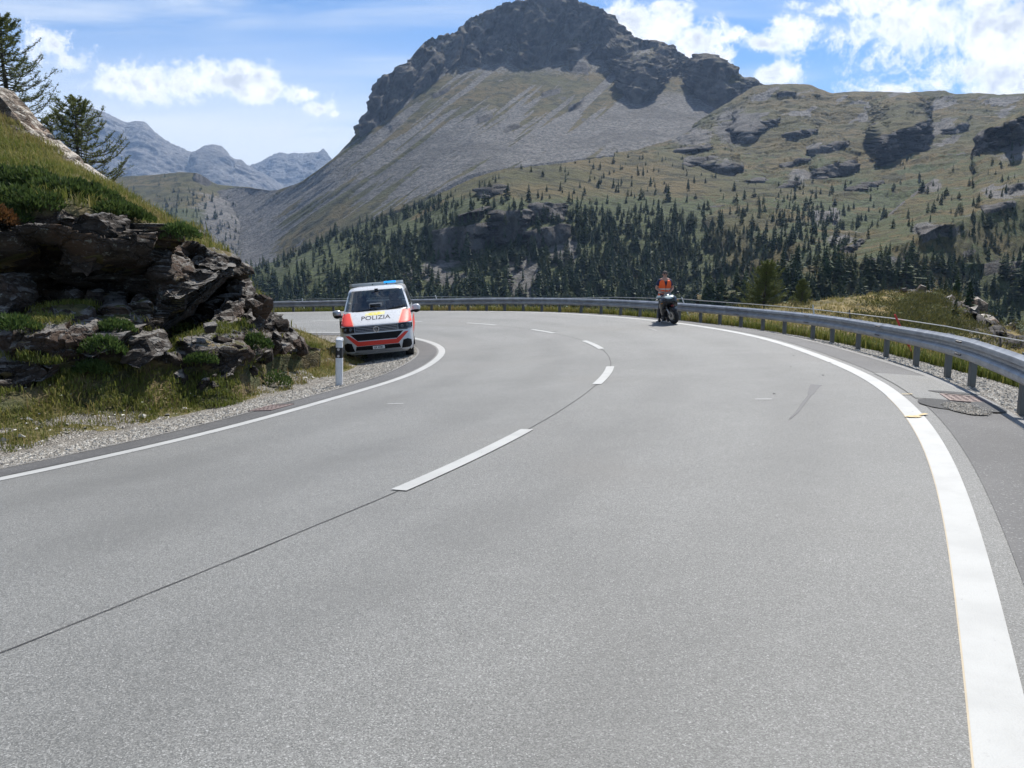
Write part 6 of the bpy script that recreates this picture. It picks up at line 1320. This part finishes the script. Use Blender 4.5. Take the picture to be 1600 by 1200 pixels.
# ---------------------------------------------------------------- marker posts
M_PW = mat('marker_white', (.72, .72, .71), .45, fn=grime(7, .35, (.42, .40, .36))); M_PB = mat('marker_black', (.012, .012, .013), .5); M_PR = mat('reflector', (.40, .40, .42), .2, .4)
def delineator(loc, label, rz, tilt, H=1.12, dots=2):
    o = empty('roadside_marker_post', loc, (tilt, R(2.2), rz)); tag(o, label, 'marker post'); ring = [(-.06,-.035),(-.035,-.05),(.035,-.05),(.06,-.035),(.06,.03),(.03,.05),(-.03,.05),(-.06,.03)]
    MB().prism([(x*1.05, y*1.05) for x, y in ring], 'z', -.2, H*.58).build('lower_shaft', M_PW, o, angle=60)
    MB().prism(ring, 'z', H*.58, H*.80).build('black_band', M_PB, o, angle=60); MB().prism(ring, 'z', H*.80, H*.95).build('upper_shaft', M_PW, o, angle=60)
    mb = MB(); V = []; n = len(ring)
    for z, k in ((H*.94, 1.14), (H*.965, 1.16), (H*.99, .95), (H, .45)): V += [(x*k, y*k, z + (.02*(1 if y > 0 else -1) if z > H*.96 else 0)) for x, y in ring]
    mb.add(V, [(i*n+k, i*n+(k+1) % n, (i+1)*n+(k+1) % n, (i+1)*n+k) for i in range(3) for k in range(n)] + [tuple(3*n+k for k in range(n))]); mb.build('cap', M_PW, o)
    for z in ((.62, .76) if dots == 2 else (.69,)): MB().lathe([(-.056, 0), (-.056, .026), (-.049, .026)], 'y', 16, (.0, 0, H*z)).build('reflector', M_PR, o)
    return o
p = at(530, 600, 14.4); pz = float(ground_z(p[None, 0], p[None, 1])[0]); q = pix(np.array([p[0], p[1], pz])); 
for _ in range(6): p = at(530, 600, p[1]*1.0*(pz-CAM[2])/((p[2]-CAM[2]) or 1)/math.cos(PITCH)*0 + (CAM[2]-pz)*FOC/(600-425)/1.0); pz = float(ground_z(p[None, 0], p[None, 1])[0])
D_del = pix(np.array([p[0], p[1], pz]))[2]; H1 = 74*D_del/FOC
delineator((p[0], p[1], pz), 'white roadside marker post with black band and two round reflectors, nearest the van', R(-8), 0, H1)
p2 = at(536, 531, 25.5); delineator((p2[0], p2[1], float(ground_z(p2[None, 0], p2[None, 1])[0])), 'further white marker post half hidden behind the mirror of the police van', R(170), 0, 1.02)
# ---------------------------------------------------------------- drains
M_IRON = mat('rusty_iron', (.30, .20, .175), .7, .3, fn=lambda t, b: t.set(b.inputs['Base Color'], t.mix(t.noise(opos(t), 30, 4), (.11, .080, .072), (.22, .165, .15)))); M_HOLE = mat('drain_dark', (.01, .01, .01), .9)
def drain(s, o, w_, l_, label, na=5, nb=5):
    p = road(s, o, -.012); a = road(s+.1, o, -.012)-p; b_ = road(s, o+.1, -.012)-p; a /= np.linalg.norm(a); b_ /= np.linalg.norm(b_); nrm = np.cross(b_, a); e = empty('drain_grate'); e.matrix_world = Matrix(((b_[0], a[0], nrm[0], p[0]), (b_[1], a[1], nrm[1], p[1]), (b_[2], a[2], nrm[2], p[2]), (0, 0, 0, 1))); tag(e, label, 'drain')
    MB().box((0, 0, .0165), (w_+.02, l_+.02, .004)).build('drain_pit', M_HOLE, e)
    mb = MB()
    for sx_ in (-1, 1): mb.box((sx_*w_/2, 0, .018), (.045, l_+.05, .024), bev=.004)
    for sy in (-1, 1): mb.box((0, sy*l_/2, .0185), (w_-.046, .045, .024), bev=.004)
    mb.build('frame', M_IRON, e)
    for k in range(1, nb): MB().box((0, -l_/2+l_*k/nb, .017), (w_-.05, .048, .02), bev=.003).build('bar', M_IRON, e)
    for k in range(1, na): MB().box((-w_/2+w_*k/na, 0, .016), (.038, l_-.05, .018), bev=.003).build('bar', M_IRON, e)
    return e
def find_so(u, v, os_):
    s = np.linspace(-2, 45, 1400); O = np.asarray(os_)[None]; wi, wo = lane(s); o = np.where(O > 0, wo[:, None]+O, -wi[:, None]+O); q = pix(road(s[:, None], o)); d = (q[..., 0]-u)**2+(q[..., 1]-v)**2; i, j = np.unravel_index(d.argmin(), d.shape); return s[i], o[i, j]
sd, od = find_so(1494, 621, np.linspace(.6, 1.1, 21)); drain(sd-.12, od+.06, .40, .50, 'rusty red drain grate in the outer gutter below the guardrail')
print('drain R', sd, od-lane(sd)[1])
sd2, od2 = find_so(424, 638, np.linspace(-.6, -.2, 17)); drain(sd2, od2, .36, .52, 'grey pink drain grate in the gutter beside the inner edge line')
# asphalt lips and grit round the drains
def blob(name, s, o, rs, ro, m, lift, seed=0, kind='structure'):
    n = 40; a = np.linspace(0, 2*math.pi, n, endpoint=False); k = 1+.25*fbm(np.stack([np.cos(a)*1.3, np.sin(a)*1.3, a*0+seed], 1), 1, 3); P = [road(s, o, lift)] + [road(s+rs*k[i]*math.sin(a[i]), o+ro*k[i]*math.cos(a[i]), lift) for i in range(n)]
    return tag(link(name, npmesh(name, np.array(P), np.array([(0, 1+i, 1+(i+1) % n) for i in range(n)])), m), kind=kind)
M_PATCH = asphalt('patch_asphalt', (.07, .07, .069), (.14, .139, .136), (.2, .2, .2), .6, .4, rough=.85, spec=.2)
blob('tar_patch', sd-.62, od-.30, .32, .24, M_PATCH, .012, 1); blob('tar_patch', sd+.30, od+.06, .10, .30, M_PATCH, .013, 2); blob('grit_patch', sd-.80, od-.10, .34, .22, M_GRAVEL, .016, 3); blob('tar_patch', sd-.62, od+.16, .3, .16, M_PATCH, .0205, 4); blob('tar_patch', sd2+.40, od2, .16, .16, M_TAR, .014, 5)
sheet('road_shoulder', strip(sd-.3, sd+2.0, lambda wi, wo: wo+.28, lambda wi, wo: wo+1.0, 40, 6, .0075), M_ROAD)
n_ = 700; a = RNG.random(n_)*6.28; r = np.sqrt(RNG.random(n_)); stones(road(sd-.80+.36*r*np.sin(a), od-.10+.24*r*np.cos(a), .02), .005+.006*RNG.random(n_), 'gravel', 'grit washed up in front of the rusty drain grate')
# ---------------------------------------------------------------- chalk and paint marks, stains
def mark(name, pts, w_, m, lift=.0135):
    P = np.array([road(*find_so2(u, v), lift) for u, v in pts]); d = np.gradient(P, axis=0); d /= np.linalg.norm(d, axis=1)[:, None]+1e-9; s = np.stack([-d[:, 1], d[:, 0], 0*d[:, 0]], 1)*np.asarray(w_).reshape(-1, 1)/2
    V = np.stack([P-s, P+s], 1).reshape(-1, 3); F = [(2*i, 2*i+1, 2*i+3, 2*i+2) for i in range(len(P)-1)]; return tag(link(name, npmesh(name, V, np.array(F)), m), kind='structure')
_so_s = np.linspace(-4, 50, 1600); _so_o = np.linspace(-4, 5.6, 240); _so_q = pix(road(_so_s[:, None], _so_o[None]))
def find_so2(u, v): d = (_so_q[..., 0]-u)**2+(_so_q[..., 1]-v)**2; i, j = np.unravel_index(d.argmin(), d.shape); return _so_s[i], _so_o[j]
mark('paint_mark', [(1417,651),(1424,652),(1431,652),(1438,651)], [.09,.11,.10,.06], M_YELLOW); mark('paint_mark', [(1436,650),(1448,648)], .05, M_YELLOW, .0165); mark('paint_mark', [(1408,618.5),(1425,618.5)], .035, M_YELLOW)
M_CHALK = mat('chalk', (.55, .55, .54), .8)
for pts in ([(1014,513),(1026,517)], [(1182,625),(1206,625)], [(606,632),(630,632)]): mark('chalk_mark', pts, .02, M_CHALK)
M_STAIN = mat('rubber_stain', (.07, .07, .072), .75, fn=lambda t, b: (t.set(b.inputs['Base Color'], t.mix(t.noise(gpos(t), 40, 5), (.05, .05, .052), (.12, .12, .12))))) 
mark('skid_stain', [(1276,601),(1270,608),(1268,616)], [.15,.12,.07], M_STAIN, .005); mark('skid_stain', [(1266,617),(1256,630),(1244,644),(1234,655)], [.05,.045,.035,.02], M_STAIN, .005)
for (u, v) in ((1240,556),(1236,573),(1211,615),(1286,586),(1297,566)): s_, o_ = find_so2(u, v); blob('tar_spot', s_, o_, .03, .018, M_TAR, .005, u)
# ---------------------------------------------------------------- pasture fence behind the guardrail
M_TAPE = mat('fence_tape', (.62, .60, .56), .7); M_STAKE = mat('white_stake', (.62, .62, .60), .6); M_REDP = mat('red_stake', (.55, .04, .03), .5); M_WOODP = mat('grey_wood_stake', (.09, .075, .06), .9)
def stake(u0, v0, u1, v1, D, r, m, label, name='fence_stake'):
    a = at(u0, v0, D); b_ = at(u1, v1, D); o = MB().tube([(0, 0, 0), tuple((b_-a)*.6), tuple(b_-a)], [r, r, r*.8], 6).build(name, m); o.location = a; return tag(o, label, 'stake')
sd_ = lambda u, D0: D0
stake(477, 492, 472, 466, 42.5, .032, M_STAKE, 'leaning white fence stake behind the guardrail, left of the police van')
stake(688, 484, 680, 461, 39.8, .032, M_STAKE, 'leaning white fence stake behind the guardrail, just right of the police van')
stake(1078, 499, 1065, 464, 29.5, .026, M_STAKE, 'leaning white fence stake right beside the motorcycle')
stake(1273, 500, 1270, 476, 21.9, .02, M_STAKE, 'short white fence stake behind the guardrail near the brown knoll')
stake(1427, 556, 1398, 491, 16.0, .026, M_REDP, 'leaning red stake behind the guardrail')
stake(1330, 520, 1327, 484, 20.5, .02, M_WOODP, 'thin dark wooden fence stake left of the red stake')
stake(1564, 585, 1563, 527, 13.5, .02, M_WOODP, 'thin dark wooden fence stake right of the red stake')
T_P = [(430,471.5,43),(472,467.5,42.5),(560,466,41.5),(680,463.5,39.8),(800,465,38),(870,466,36),(960,464.5,33),(1065,467,29.5),(1100,470,28),(1180,475.5,25.5),(1270,483,21.9),(1327,489.5,20.5),(1400,498,16.2),(1480,510,14.8),(1563,526.5,13.5),(1640,540,12.4)]
tp_ = [at(*p) for p in T_P]; o = MB().tube([tuple(p-tp_[0]) for p in tp_], .011, 5).build('fence_tape', M_TAPE); o.location = tp_[0]; tag(o, 'white electric fence tape running along behind the guardrail', 'fence tape')
